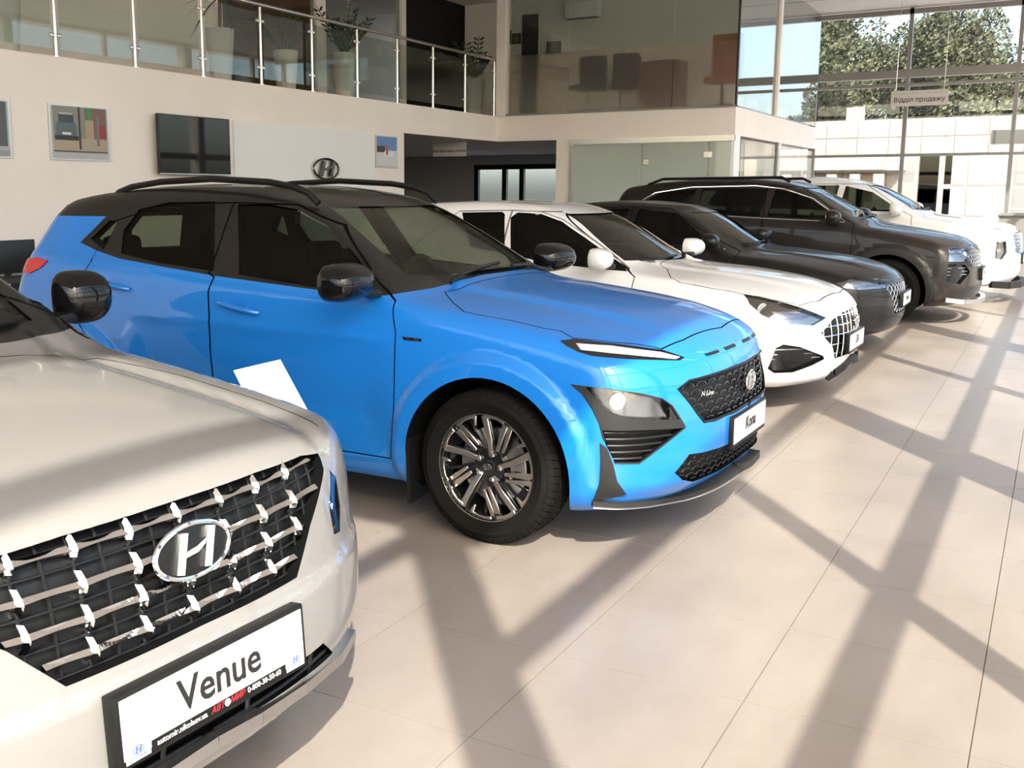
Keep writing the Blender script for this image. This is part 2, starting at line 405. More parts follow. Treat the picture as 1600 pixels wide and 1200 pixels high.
# upper floor behind the balustrade: frames and panes of the offices
XO = -10.6
of = struct(empty('window_offices', (XO, 0, Z_ST)))
for y0, y1 in ((11.62, 11.78), (14.0, 14.25), (16.55, 16.7), (19.9, 20.15)):
    MB().box(-.06, .06, y0, y1, 0, Z_CE - Z_ST).build('mullion', WALL, of)
for y0, y1 in ((11.78, 14.0), (14.25, 16.55)):
    MB().box(-.006, .006, y0, y1, .02, Z_CE - Z_ST).build('pane', PANE2, of)
struct(MB().box(XO - .12, XO - .02, 16.7, 19.9, Z_ST, Z_CE).build('unlit_opening_sheet', DARKROOM))  # black sheet standing in for the shade inside an unlit opening
struct(MB().box(-14.1, -14.0, -7, YF, Z_ST, Z_CE).build('wall_office_back', WALL))
struct(MB().box(-14.0, XO - .2, 14.5, 14.6, Z_ST, Z_CE).build('wall_office_side', mat('orange_wall', (.42, .17, .03), .8)))
struct(MB().box(XO - 1.2, XO - 1.1, 11.0, 13.2, Z_ST, Z_CE).build('wall_office_screen', mat('grey_screen', (.16, .15, .145), .8)))
struct(MB().box(XO - .1, XO, -7, 11.62, Z_ST, Z_CE).build('wall_balcony', WALL))
# passage under the slab and the room at its end
struct(MB().box(-16.5, -12.85, YF - .3, YF - .1, 0, Z_SO).build('wall_passage', GREY))
struct(MB().box(-10.35, -7.9, YF - .3, YF - .1, 0, Z_SO).build('wall_passage_side', GREY))
struct(MB().box(-12.85, -10.35, YF - .3, YF - .1, 2.2, Z_SO).build('wall_passage_header', GREY))
struct(MB().box(-14.6, -13.9, YB + 2.2, YB + 2.3, 0, Z_SO).build('wall_green', GREENW))
struct(MB().box(-13.9, -13.78, YB + 2.15, YB + 2.3, 0, Z_SO).build('trim_1', mat('pale_metal', (.4, .42, .42), .4)))
struct(MB().box(-7.83, -7.57, YB, YB + .4, 0, Z_SO).build('column_grey', WALL))
struct(MB().box(-7.83, -7.75, YB + .4, YF - .1, 0, Z_SO).build('wall_room_side', WHITEWALL))
d = struct(empty('door_1', (-11.6, YF - .2, 0)))
for x0, x1 in ((-1.25, -1.13), (-.46, -.34), (.02, .14), (1.13, 1.25)): MB().box(x0, x1, -.05, .05, 0, 2.2).build('door_frame', BLACKF, d)
for z0, z1 in ((2.08, 2.2), (0, .1)): MB().box(-1.25, 1.25, -.05, .05, z0, z1).build('door_rail', BLACKF, d)
for x0, x1 in ((-1.13, -.46), (-.34, .02), (.14, 1.13)): MB().box(x0, x1, -.005, .005, .1, 2.08).build('pane', PANE, d)
# glass room of the back wing
g = struct(empty('window_meeting_room', (0, YB, 0)))
for x0, x1 in ((-7.50, -6.25), (-6.23, -5.10), (-5.08, -4.72)): MB().box(x0, x1, -.006, .006, .02, Z_SO - .09).build('pane', FROSTG, g)
for x in (-7.56, -7.53): MB().box(x, x + .035, -.03, .03, 0, Z_SO).build('post', STEEL, g)
MB().box(-7.57, XC, -.04, .04, Z_SO - .09, Z_SO).build('head_rail', STEEL, g)
for z in (.95, 2.08): MB().box(-5.16, -5.02, -.03, .03, z, z + .09).build('hinge_clamp', STEEL, g)
MB().box(-6.19, -6.10, -.04, .04, 1.98, 2.06).build('lock_case', STEEL, g)
struct(MB().box(XC - .30, XC, YB, YB + .35, 0, Z_SO).build('column_corner', WHITEWALL))
struct(MB().box(-7.75, XC, YB + 3.2, YB + 3.3, 0, Z_SO).build('wall_meeting_room', WHITEWALL))
MB().box(-5.9, -4.95, YB + 3.05, YB + 3.17, .3, 1.9).build('green_board', mat('green_board', (.12, .22, .06), .7)); tag(bpy.data.objects['green_board'], 'dark green board on the rear wall of the glass meeting room', 'board')
g = struct(empty('window_wing_side', (XC, 0, 0)))
for y0, y1 in ((YB + .4, 20.3), (20.36, YF - .1)): MB().box(-.006, .006, y0, y1, .05, Z_SO - .05).build('pane', PANE, g)
for y in (20.3, YF - .12): MB().box(-.03, .03, y, y + .06, 0, Z_SO).build('mullion', ALU, g)
# upper floor of the back wing: film-covered panes, clear glass above
g = struct(empty('window_wing_upper', (0, YB, Z_ST)))
for x0, x1 in ((XW + .25, -7.62), (-7.61, -5.75), (-5.74, XC + .005)):
    MB().box(x0, x1, -.004, .004, .03, 1.05).build('frosted_pane', FROST, g); MB().box(x0, x1, -.004, .004, 1.055, Z_CE - Z_ST).build('pane', PANE2, g)
MB().box(XW, XC, -.03, .03, 0, .03).build('bottom_rail', ALU, g); MB().box(XC - .02, XC + .01, -.02, .02, 0, Z_CE - Z_ST).build('edge_trim', BLACKF, g)
struct(MB().box(XW - .02, XW + .16, YB - .06, YB + .12, Z_ST, Z_CE).build('column_balcony', WALL))
struct(MB().box(-10.6, -5.12, 19.0, 19.1, Z_ST, Z_CE).build('wall_wing_room', WALL))
g = struct(empty('window_wing_gallery', (XC, 0, Z_ST)))
for y0, y1 in ((YB + .02, 19.98), (20.12, YF - .1)): MB().box(-.006, .006, y0, y1, .02, Z_CE - Z_ST).build('pane', glass('gallery_pane', (.75, .78, .77), 1.0, 0.0, .06), g)
MB().box(-.05, .05, 19.98, 20.12, 0, Z_CE - Z_ST).build('mullion', WALL, g)
# far glazing
def facade(name, axis, pos, mull, trans, z1, lo, hi):
    r = struct(empty(name, (pos, 0, 0) if axis == 'x' else (0, pos, 0)))
    def bx(a0, a1, t0, t1, z0, z1_): return MB().box(t0, t1, a0, a1, z0, z1_) if axis == 'x' else MB().box(a0, a1, t0, t1, z0, z1_)
    for c_, w, dp in mull: bx(c_ - w / 2, c_ + w / 2, -dp / 2, dp / 2, 0, z1).build('mullion', ALU, r)
    for z, h, dp in trans: bx(lo, hi, -dp / 2, dp / 2, z - h / 2, z + h / 2).build('transom', ALU, r)
    ms = [lo] + [m[0] for m in mull if lo < m[0] < hi] + [hi]; zs = [.05] + [t[0] for t in trans] + [z1]
    for a, b in zip(ms[:-1], ms[1:]):
        for c_, d_ in zip(zs[:-1], zs[1:]):
            if b - a > .2 and d_ - c_ > .2: bx(a + .02, b - .02, -.004, .004, c_ + .02, d_ - .02).build('pane', PANE, r)
    return r
facade('window_far', 'y', YF, [(-4.74, .11, .12), (-2.92, .075, .12), (-.95, .075, .12), (1.0, .075, .12)], [(.06, .12, .1), (2.27, .055, .10), (3.68, .06, .10), (3.90, .16, .16), (5.12, .1, .12)], Z_CE, -4.72, XF)
g = struct(empty('window_far_upper', (0, YF, Z_ST)))
for x0, x1 in ((-6.62, -4.80), (-8.5, -6.7), (-10.4, -8.58)):
    for z0, z1 in ((0, .78), (.80, .94), (1.10, Z_CE - Z_ST)): MB().box(x0, x1, -.004, .004, z0 + .02, z1).build('pane', FROSTW, g)
    MB().box(x0 - .08, x0, -.05, .05, 0, Z_CE - Z_ST).build('mullion', ALU, g)
for z0, z1 in ((.78, .84), (.94, 1.10)): MB().box(-10.4, -4.8, -.06, .06, z0, z1).build('transom', ALU, g)
facade('window_right', 'x', XF, [(3.15 + 2.70 * 0 - 1.29, .08, .12), (4.27, .22, .30), (6.97, .08, .12), (9.55, .22, .30), (12.25, .08, .12), (14.85, .22, .30), (17.55, .08, .12), (20.15, .22, .30), (22.75, .08, .12)], [(.97, .10, .08), (2.41, .15, .06), (3.85, .15, .06)], 5.12, -.80, YF)
facade('window_entrance', 'x', XF, [(-.88, .14, .20), (-3.6, .08, .12), (-6.3, .08, .12)], [(2.41, .15, .06), (5.12, .15, .06)], 6.8, -7, -.88)
facade('fill_window_behind', 'y', -7.0, [(x, .1, .12) for x in (-8.9, -6.9, -4.9, -2.9, -.9)], [(.06, .12, .1), (2.41, .15, .06), (5.12, .15, .06)], 6.8, -8.9, XF)  # unseen glazing added behind the camera to fill the hall with daylight
struct(MB().box(XW, XF + .3, -7.1, -6.9, 6.8, 7.0).build('wall_behind_head', WALL))
struct(MB().box(XF - .1, XF + .3, -1.0, YF, 5.12, Z_CE + .3).build('wall_right_head', WALL)); struct(MB().box(XF - .1, XF + .3, -7.2, -1.0, 6.8, 7.0).build('wall_entrance_head', WALL))

# ---- balustrade of the mezzanine
def balustrade():
    r = tag(empty('balustrade', (XW - .05, 0, Z_ST)), 'stainless steel balustrade with clear glass panels along the mezzanine edge', 'railing')
    ys = [7.57 + 1.083 * k for k in range(-10, 10)]; zt = 1.0
    for y in ys:
        MB().tube([(0, y, 0), (0, y, zt - .03)], .021, 12).build('post', STEEL, r); q = MB(); q.lathe([(.045, 0), (.045, .008)], 16, 'z', (0, y, 0)); q.build('foot_plate', STEEL, r)
        for z in (.22, .80):
            for s in (-1, 1): MB().box(-.018, .018, y + s * .022, y + s * .07, z - .02, z + .02).build('glass_clamp', STEEL, r, .006)
    for a, b in zip(ys[:-1], ys[1:]): MB().box(-.005, .005, a + .055, b - .055, .08, .9).build('pane', PANE2, r)
    MB().tube([(0, ys[0], zt), (0, YB + .05, zt)], .024, 12).build('handrail', STEEL, r)
balustrade()

# ---- outside
def outside():
    struct(MB().box(-60, 60, YF + .05, 140, -.3, -.12).build('ground_yard', noise_mix(mat('yard_concrete', (.32, .30, .28), .9), (.30, .28, .26), (.35, .33, .31), .6)))
    struct(MB().box(XF + .31, 60, -60, YF + .05, -.3, -.12).build('ground_forecourt', mat('forecourt', (.36, .34, .32), .9)))
    PB = noise_mix(mat('facade_panel', (.19, .168, .153), .7), (.18, .16, .145), (.20, .176, .16), 2.0); SEAM = mat('panel_seam', (.30, .27, .25), .8); GLZ = mat('dark_glazing', (.14, .14, .14), .25); BLIND = mat('window_blind', (.26, .25, .24), .8)
    Y0 = 58.0
    b = tag(empty('office_building', (0, Y0, -.12)), 'two storey beige panelled building across the yard', 'building')
    MB().box(-20, 14, .06, 9, 0, 5.30).build('wall', SEAM, b)
    x = -16.8
    while x < 8:
        for z0, z1 in ((3.55, 4.40), (4.42, 5.30)): MB().box(x + .012, x + 1.48, 0, .08, z0 + .012, z1 - .012).build('facade_panel', PB, b)
        if not (-6.0 < x < 5): MB().box(x + .012, x + 1.48, 0, .08, 0, 3.54).build('facade_panel', PB, b)
        x += 1.5
    MB().box(-6.3, -5.4, 0, .08, 0, 3.54).build('facade_panel', PB, b)
    for x0, x1 in ((-5.2, -4.2), (-4.1, -2.2), (-2.1, .2), (.3, 2.6), (2.7, 5.0)):
        for z0, z1 in ((.5, 1.9), (2.0, 3.5)):
            w = MB().box(x0, x1, .02, .08, z0, z1).build('window_frame', PB, b); MB().box(x0 + .06, x1 - .06, .0, .02, z0 + .06, z1 - .06).build('window_pane', GLZ if x0 > -2.15 else BLIND, w)
    MB().box(-7.2, -6.5, -.01, .08, 2.2, 3.3).build('window_frame', GLZ, b)
    MB().box(-3.2, 2.5, -.06, 0, 4.0, 4.62).build('sign_board', mat('dark_sign', (.02, .02, .02), .4), b)
    # entrance canopy on posts, paler block behind it
    c = MB().box(-14.6, -7.6, -3.0, 0, 2.75, 3.35).build('canopy', PB, b); MB().box(-7.6, -6.9, -1.6, 0, 2.75, 3.35).build('canopy_end', SEAM, b)
    for k in range(6): MB().box(-13.4 + k * 1.08, -12.95 + k * 1.08, -2.9, -2.5, 0, 2.55).build('canopy_post', PB, b)
    MB().box(-14.6, -8.0, -.1, 0, 0, 2.6).build('entrance_front', mat('brown_entrance', (.20, .14, .10), .7), b)
    MB().box(-10.0, -9.2, .5, 1.2, 5.3, 6.0).build('roof_unit', PB, b)
    # trees beyond
    LEAF = noise_mix(mat('tree_leaves', (.07, .09, .035), .7), (.018, .023, .008), (.072, .078, .037), 1.1, 3, .35, .7); BARK = mat('tree_bark', (.09, .07, .055), .9)
    rr = random.Random(3)
    leaf = []
    def crown(cx, cy, cz, rx, rz, n, name, par):
        vs, fs = [], []; blobs = [(rr.gauss(0, .42), rr.gauss(0, .42), rr.gauss(0, .45), rr.uniform(.26, .46)) for _ in range(26)]
        for _ in range(n):
            bx, by, bz, br = rr.choice(blobs)
            d = Vector((rr.gauss(0, 1), rr.gauss(0, 1), rr.gauss(0, 1))).normalized() * br * rr.uniform(.8, 1.08)
            p = Vector((cx + (bx + d.x) * rx, cy + (by + d.y) * rx, cz + (bz + d.z) * rz)); s = rr.uniform(.11, .22); q = Vector((rr.gauss(0, 1), rr.gauss(0, 1), rr.gauss(0, 1))).normalized(); w = q.orthogonal().normalized() * s; h = q.cross(w).normalized() * s * .7
            k = len(vs); vs += [p - w, p - h * .8, p + w, p + h * .8]; fs.append((k, k + 1, k + 2, k + 3))
        me = bpy.data.meshes.new('crown'); me.from_pydata([tuple(v) for v in vs], [], fs); return link(name, me, LEAF, par)
    for i, (x, y, h, rx) in enumerate(((-15.0, 74, 11.6, 4.1), (-2.6, 74, 7.8, 3.8), (-8.8, 87, 15.4, 4.6), (4.8, 87, 9.6, 4.2), (-22.4, 87, 16.0, 4.4), (-17.8, 102, 20.0, 5.0), (-3.6, 102, 13.2, 5.0), (-11.2, 118, 20.5, 5.4), (4.0, 118, 13, 5.0), (-27, 118, 21, 5.2))):
        t = tag(empty('broadleaf_tree', (x, y, -.12)), ('slender leafy tree close behind the beige building' if y < 80 else 'tall leafy green tree farther behind the beige building'), 'tree', 'trees behind the building')
        q = MB(); q.tube([(0, 0, 0), (.1, 0, h * .3), (-.1, .1, h * .7)], [.28, .2, .08], 8); q.build('trunk', BARK, t)
        crown(0, 0, h * .56, rx, h * .46, 30000, 'crown', t)
outside()
# ------------------------------------------------------------------ cars
class Car:
    """a car body as an implicit solid; local x forwards from the front axle, y to its left, z up"""
    def __init__(s, **k):
        s.__dict__.update(k)
        s.top_c, s.w_c, s.fr_c, s.re_c, s.bot_c, s.belt_c = (pchip(k[n]) for n in ('top', 'width', 'front', 'rear', 'bottom', 'belt'))
        s.ins_c = pchip(k['inset']); s.crown_c = pchip(k['crown'])
        c, si = math.cos(s.head), math.sin(s.head); s.Rm = np.array([[c, -si, 0], [si, c, 0], [0, 0, 1.0]]); s.T = np.array([s.X, s.Y, 0.0])
    def f(s, P):
        x, z = P[..., 0], P[..., 2]; ay = np.sqrt(P[..., 1] ** 2 + 1e-6)
        W = s.w_c(x)
        q = (ay / W)
        xe = x + s.wrap * q * q
        zt = s.top_c(xe); sl = (s.top_c(xe + .02) - s.top_c(xe - .02)) / .04
        zt = zt - s.crown_c(x) * q ** 2.4
        if s.hood_fn is not None: zt = zt + s.hood_fn(x, ay)
        dt = (z - zt) / np.sqrt(1 + sl * sl)
        zb = s.belt_c(x); u = np.where(z < zb, (z - .2) / (zb - .2), 1 + (z - zb) / .5)
        Y = W - s.ins_c(u)
        for xw in (0.0, -s.wb):
            r = np.sqrt((x - xw) ** 2 + (z - s.wr) ** 2)
            Y = Y + s.flare * (1 - smooth01((r - s.arch - .055) / .06))
        if s.side_fn is not None: Y = Y + s.side_fn(x, z)
        ds = (ay - Y) * np.where(z > zb, .93, 1.0)
        xf = s.fr_c(z) - s.fplan * q ** s.fpow; df = (x - xf) * .95
        if s.front_fn is not None: df = df - s.front_fn(ay, z)
        xr = s.re_c(z) + s.rplan * q ** 2.6; dr = (xr - x) * .93
        db = s.bot_c(x) - z
        g = smax(dt, ds, np.where(z > zb + .1, s.kroof, s.kside))
        g = smax(g, df, s.kfront); g = smax(g, dr, .09); return smax(g, db, .06)
    def f2(s, P): return s.f(P)
    def to_local(s, P): return (np.atleast_2d(P) - s.T) @ s.Rm
    def hit(s, pix, n=160):
        O = s.to_local(CAM); D = np.array([ray(u, v) for u, v in pix]) @ s.Rm
        far = np.linalg.norm(O[0] - np.array([-1.2, 0, .8]))
        return first_hit(s.f, O, D, max(.5, far - 3.2), far + 3.2, n)
    def on_plane(s, pix, axis, val):
        O = s.to_local(CAM)[0]; out = []
        for u, v in pix:
            d = s.Rm.T @ ray(u, v); out.append(O + d * (val - O[axis]) / d[axis])
        return np.array(out)
    def part(s, name, me, m, parent=None, normals=True, f=None):
        if normals: soft_normals(me, f or s.f)
        return link(name, me, m, parent or s.root)
    def patch(s, name, poly, d, m, top=.004, bot=-.012, res=.03, parent=None, mirror=False, flat=False):
        o = s.part(name, thick_patch(s.f, poly, d, top, bot, res, flat), m, parent)
        if mirror:
            pm = [(p[0], -p[1], p[2]) for p in poly][::-1]
            s.part(name, thick_patch(s.f, pm, (d[0], -d[1], d[2]), top, bot, res, flat), m, parent)
        return o
def mir(P): return [(p[0], -p[1], p[2]) for p in P]
def half_to_full(P):
    """right-hand outline that starts and ends on the centre line -> closed outline"""
    P = [tuple(p) for p in P]; return P + [(p[0], -p[1], p[2]) for p in P[::-1] if abs(p[1]) > 1e-4]
def xz_prism(poly, y0, y1):
    b = MB(); b.prism([(x, z) for x, z in poly], (0, y0, 0), (1, 0, 0), (0, 0, 1), (0, 1, 0), y1 - y0); return b.mesh()
def yz_prism(poly, x0, x1):
    b = MB(); b.prism([(y, z) for y, z in poly], (x0, 0, 0), (0, 1, 0), (0, 0, 1), (1, 0, 0), x1 - x0); return b.mesh()
def xy_prism(poly, z0, z1):
    b = MB(); b.prism([(x, y) for x, y in poly], (0, 0, z0), (1, 0, 0), (0, 1, 0), (0, 0, 1), z1 - z0); return b.mesh()
def offset_poly(poly, d):
    """grow (d > 0) or shrink a simple polygon"""
    P = np.array(poly, float); A = .5 * np.sum(P[:, 0] * np.roll(P[:, 1], -1) - np.roll(P[:, 0], -1) * P[:, 1])
    if A < 0: P = P[::-1]
    out = []
    for i in range(len(P)):
        a, b, c = P[i - 1], P[i], P[(i + 1) % len(P)]; e1 = (b - a) / max(np.linalg.norm(b - a), 1e-9); e2 = (c - b) / max(np.linalg.norm(c - b), 1e-9)
        n1, n2 = np.array([e1[1], -e1[0]]), np.array([e2[1], -e2[0]]); n = n1 + n2; l = np.linalg.norm(n)
        n = n / l if l > 1e-6 else n1; out.append(b + n * d / max(.5, float(n @ n1)))
    return [tuple(p) for p in out]
def side_xz(c, pix, y=-.88):
    """pixels on the near side -> (x, z) outline on the body"""
    P = c.hit(pix); return [(p[0], p[2]) for p in P]
TRIM = mat('black_trim', (.006, .006, .006), .45, **{'Specular IOR Level': .25})
TRIM2 = mat('grey_cladding', (.016, .0155, .015), .55, **{'Specular IOR Level': .3})
DARK = mat('wheel_well_dark', (.003, .003, .003), .9, **{'Specular IOR Level': .05})
INTERIOR = mat('cabin_trim', (.012, .011, .011), .7, **{'Specular IOR Level': .2})
SEAT = mat('seat_fabric', (.010, .0095, .0095), .9, **{'Specular IOR Level': .1})
CHROME = mat('chrome', (.85, .85, .86), .07, 1.0)
SATIN = mat('satin_silver', (.62, .6, .58), .3, 1.0)
RUBBER = mat('tyre_rubber', (.0065, .006, .0055), .75, **{'Specular IOR Level': .08})
CARGLASS = glass('car_side_glass', (.50, .53, .48), .40, 0.0, 0.0)
WINDSHIELD = glass('windshield_glass', (.80, .84, .77), .6, 0.0, .005)
LENS = glass('lamp_lens', (.95, .95, .95), .7, 0.0, .0)
LAMPREF = mat('lamp_reflector', (.8, .8, .8), .18, 1.0)
LAMPWHITE = mat('lamp_white', (.85, .85, .84), .25)
REDLENS = mat('red_lens', (.45, .008, .01), .12)
PLATEWHITE = mat('plate_white', (.58, .575, .56), .4)
BLACKTXT = mat('print_black', (.01, .01, .01), .5)
DARKGLASS = mat('gloss_black', (.004, .004, .004), .06, **{'Specular IOR Level': .35})

def seat(c, parent, x, y, w=.5, bench=False):
    r = empty('seat' if not bench else 'rear_bench', (x, y, .34), 0, parent)
    MB().box(-.26, .26, -w / 2, w / 2, .0, .16).build('cushion', SEAT, r, .05, 3)
    b = MB(); b.add([(-.26 + a * .11 - t * .17, s * w / 2 * (1 - .12 * t), .1 + t * .56) for t in (0, 1) for a in (0, 1) for s in (-1, 1)],
                    [(0, 1, 3, 2), (4, 6, 7, 5), (0, 2, 6, 4), (1, 5, 7, 3), (0, 4, 5, 1), (2, 3, 7, 6)])
    b.build('backrest', SEAT, r, .035, 3)
    for yy in ([0] if not bench else [-w * .33, w * .33]):
        MB().box(-.50, -.39, yy - .12, yy + .12, .70, .87).build('headrest', SEAT, r, .04, 3)
    return r
def cabin(c, x_dash, x_front, x_rear, zs=0.0):
    r = c.root
    for y in (-.37, .37):
        s = seat(c, r, x_front, y)
        s.location.z += zs
    s = seat(c, r, x_rear, 0, 1.2, True); s.location.z += zs + .04
    d = MB(); zd = c.belt_c(x_dash) - .03
    d.add([(x_dash + a, y, z) for y in (-.68, .68) for a, z in ((.30, zd - .02), (0, zd), (-.12, zd - .06), (-.14, zd - .3), (.3, zd - .3))],
          [(0, 1, 2, 3, 4), (9, 8, 7, 6, 5)] + [(i, i + 5, (i + 1) % 5 + 5, (i + 1) % 5) for i in range(5)])
    d.build('dashboard', INTERIOR, r, .03, 2)
    w = MB(); cx, cz = x_dash - .27, zd - .06
    ring = [(cx - .05 * math.cos(t) * 1.0, .37 + .185 * math.sin(t), cz + .18 * math.cos(t)) for t in np.linspace(0, 2 * math.pi, 28, endpoint=False)]
    w.tube(ring, .015, 8, closed=True); w.bar((cx, .2, cz), (cx, .54, cz), .04, .05); w.bar((cx, .37, cz), (cx + .03, .37, cz - .16), .04, .04); w.tube([(cx, .37, cz), (cx + .2, .37, cz - .08)], .03)
    w.build('steering_wheel', INTERIOR, r)

def body_of(c, wells=True, windows=(), shield=None, rear_glass=None, recess=(), hood=None, doors=(), bumper=None, nphi=240, dx=.025, ncap=40, cabin_x=(-.62, None), floor_z=.36, paint_m=None):
    """solid body -> wheel wells, cabin, window openings, recesses; panels split off with real gaps"""
    me = shell(c.f, c.xa, c.xb, c.zc, nphi, dx, ncap)
    cut = []
    for xw in (0.0, -c.wb):
        for s in (-1, 1):
            b = MB(); b.lathe([(c.arch, .42 * s), (c.arch, 1.3 * s)], 56, 'y', (xw, 0, c.wr)); cut.append(b.mesh())
    xr = cabin_x[1] if cabin_x[1] is not None else -c.wb - .35
    fc = lambda P: smax(smax(c.f(P) + .055, P[..., 0] - cabin_x[0] - np.maximum(P[..., 2] - c.belt_c(P[..., 0]) + .05, 0) * 3, .05), smax(floor_z - P[..., 2], xr - P[..., 0], .05), .05)
    cab = shell(fc, xr + .6, cabin_x[0] - .55, .95, 84, .09, 12, (.8, .5)); cut.append(cab)
    for w in windows: cut.append(xz_prism(w, -1.4, 1.4))
    if shield: cut.append(yz_prism(shield, -1.3, 1.6))
    if rear_glass: cut.append(yz_prism(rear_glass, -5.5, -2.0))
    cut += list(recess)
    me = boolean(me, cut)
    out = []
    def split(me, name, grown, shrunk):
        part = boolean(me.copy(), [shrunk], 'INTERSECT'); rest = boolean(me, [grown]); out.append((name, part)); return rest
    if hood: me = split(me, 'hood', xy_prism(offset_poly(hood, .003), c.hood_z, 1.35), xy_prism(offset_poly(hood, -.003), c.hood_z, 1.35))
    if bumper: me = split(me, 'front_bumper', xz_prism(offset_poly(bumper, .002), -1.3, 1.3), xz_prism(offset_poly(bumper, -.002), -1.3, 1.3))
    for nm, dpoly in doors: 
        for sg in (-1, 1):
            a, b = (.45 * sg, 1.4 * sg); a, b = min(a, b), max(a, b)
            me = split(me, nm, xz_prism(offset_poly(dpoly, .003), a, b), xz_prism(offset_poly(dpoly, -.003), a, b))
    out.append(('body_shell', me))
    res = {}
    for nm, m in out:
        m.materials.clear(); m.materials.append(paint_m); m.materials.append(DARK)
        good = soft_normals(m, c.f, .55, .004)
        m.polygons.foreach_set('material_index', [0 if g else 1 for g in good])
        o = bpy.data.objects.new(nm, m); COL.objects.link(o); o.parent = c.root; res.setdefault(nm, []).append(o)
    return res

# ---- wheels
def tyre_mesh(R, rim, w):
    h = w / 2; b = MB()
    prof = [(rim - .012, -h * .80), (rim + .012, -h * .92), ((R + rim) / 2, -h * 1.02), (R - .025, -h * .93), (R - .006, -h * .80), (R, -h * .55),
            (R, -h * .33), (R - .009, -h * .31), (R - .009, -h * .26), (R, -h * .24), (R + .001, -.005), (R - .009, -.0045), (R - .009, .0045), (R + .001, .005),
            (R, h * .24), (R - .009, h * .26), (R - .009, h * .31), (R, h * .33), (R, h * .55), (R - .006, h * .80), (R - .025, h * .93), ((R + rim) / 2, h * 1.02), (rim + .012, h * .92), (rim - .012, h * .80)]
    b.lathe(prof, 72, 'y', close=True)
    return b.mesh('tyre', 28)
def tread_mesh(R, w, n=64):
    """raised shoulder blocks round the tyre, with grooves between them"""
    b = MB(); h = w / 2
    for k in range(n):
        t0 = 2 * math.pi * (k + .06) / n; t1 = 2 * math.pi * (k + .90) / n
        for s in (-1, 1):
            vs = []
            for (r0, y) in ((R - .010, .345), (R + .004, .345), (R + .004, .62), (R - .002, .80), (R - .022, .935), (R - .034, .935)):
                for t in (t0, t1):
                    tt = t + (y - .345) * .10 * s; vs.append((r0 * math.sin(tt), s * h * y * 1.004, r0 * math.cos(tt)))
            b.add(vs, [(0, 1, 3, 2), (2, 3, 5, 4), (4, 5, 7, 6), (6, 7, 9, 8), (8, 9, 11, 10), (0, 2, 4, 6, 8, 10), (11, 9, 7, 5, 3, 1)])
    return b.mesh('tread')
RIMDARK = mat('rim_gloss_black', (.012, .012, .013), .2, .3, **{'Coat Weight': .6})
RIMFACE = mat('machined_alloy', (.66, .62, .58), .28, 1.0)
DISC = mat('brake_disc', (.42, .41, .40), .35, 1.0)
def emblem_h(name, w, h, m, parent, mtx, back=None, t=.006):
    """slanted H inside an ellipse ring; local x right, y up, z out"""
    b = MB(); n = 40
    ring = [(w / 2 * math.cos(a) , h / 2 * math.sin(a), 0) for a in np.linspace(0, 2 * math.pi, n, endpoint=False)]
    b.tube(ring, h * .055, 8, closed=True)
    def q(pts):
        k = len(pts); b.add([(x * w, y * h, z) for z in (-t * .3, t * .7) for x, y in pts], [tuple(range(k))[::-1], tuple(range(k, 2 * k))] + [(i, (i + 1) % k, (i + 1) % k + k, i + k) for i in range(k)])
    q([(-.30, -.33), (-.20, -.38), (-.07, .36), (-.17, .40)][::1]); q([(.17, -.40), (.07, -.36), (.20, .38), (.30, .33)])
    q([(-.15, -.08), (.02, -.05), (.13, .06), (.165, .17), (.02, .07), (-.12, .03)])
    o = b.build(name, m, parent); o.matrix_local = mtx
    if back is not None:
        d = MB(); d.lathe([(.97, -.6 * t), (.97, .1 * t), (.85, .25 * t)], n, 'z'); d.v = [(x * w / 2, y * h / 2, z) for x, y, z in d.v]
        d.build('emblem_backing', back, o)
    return o
def copy_tree(o, parent, loc=None, rz=None):
    q = o.copy(); COL.objects.link(q); q.parent = parent
    if loc is not None: q.location = loc
    if rz is not None: q.rotation_euler = (0, 0, rz)
    for ch in o.children: copy_tree(ch, q)
    return q
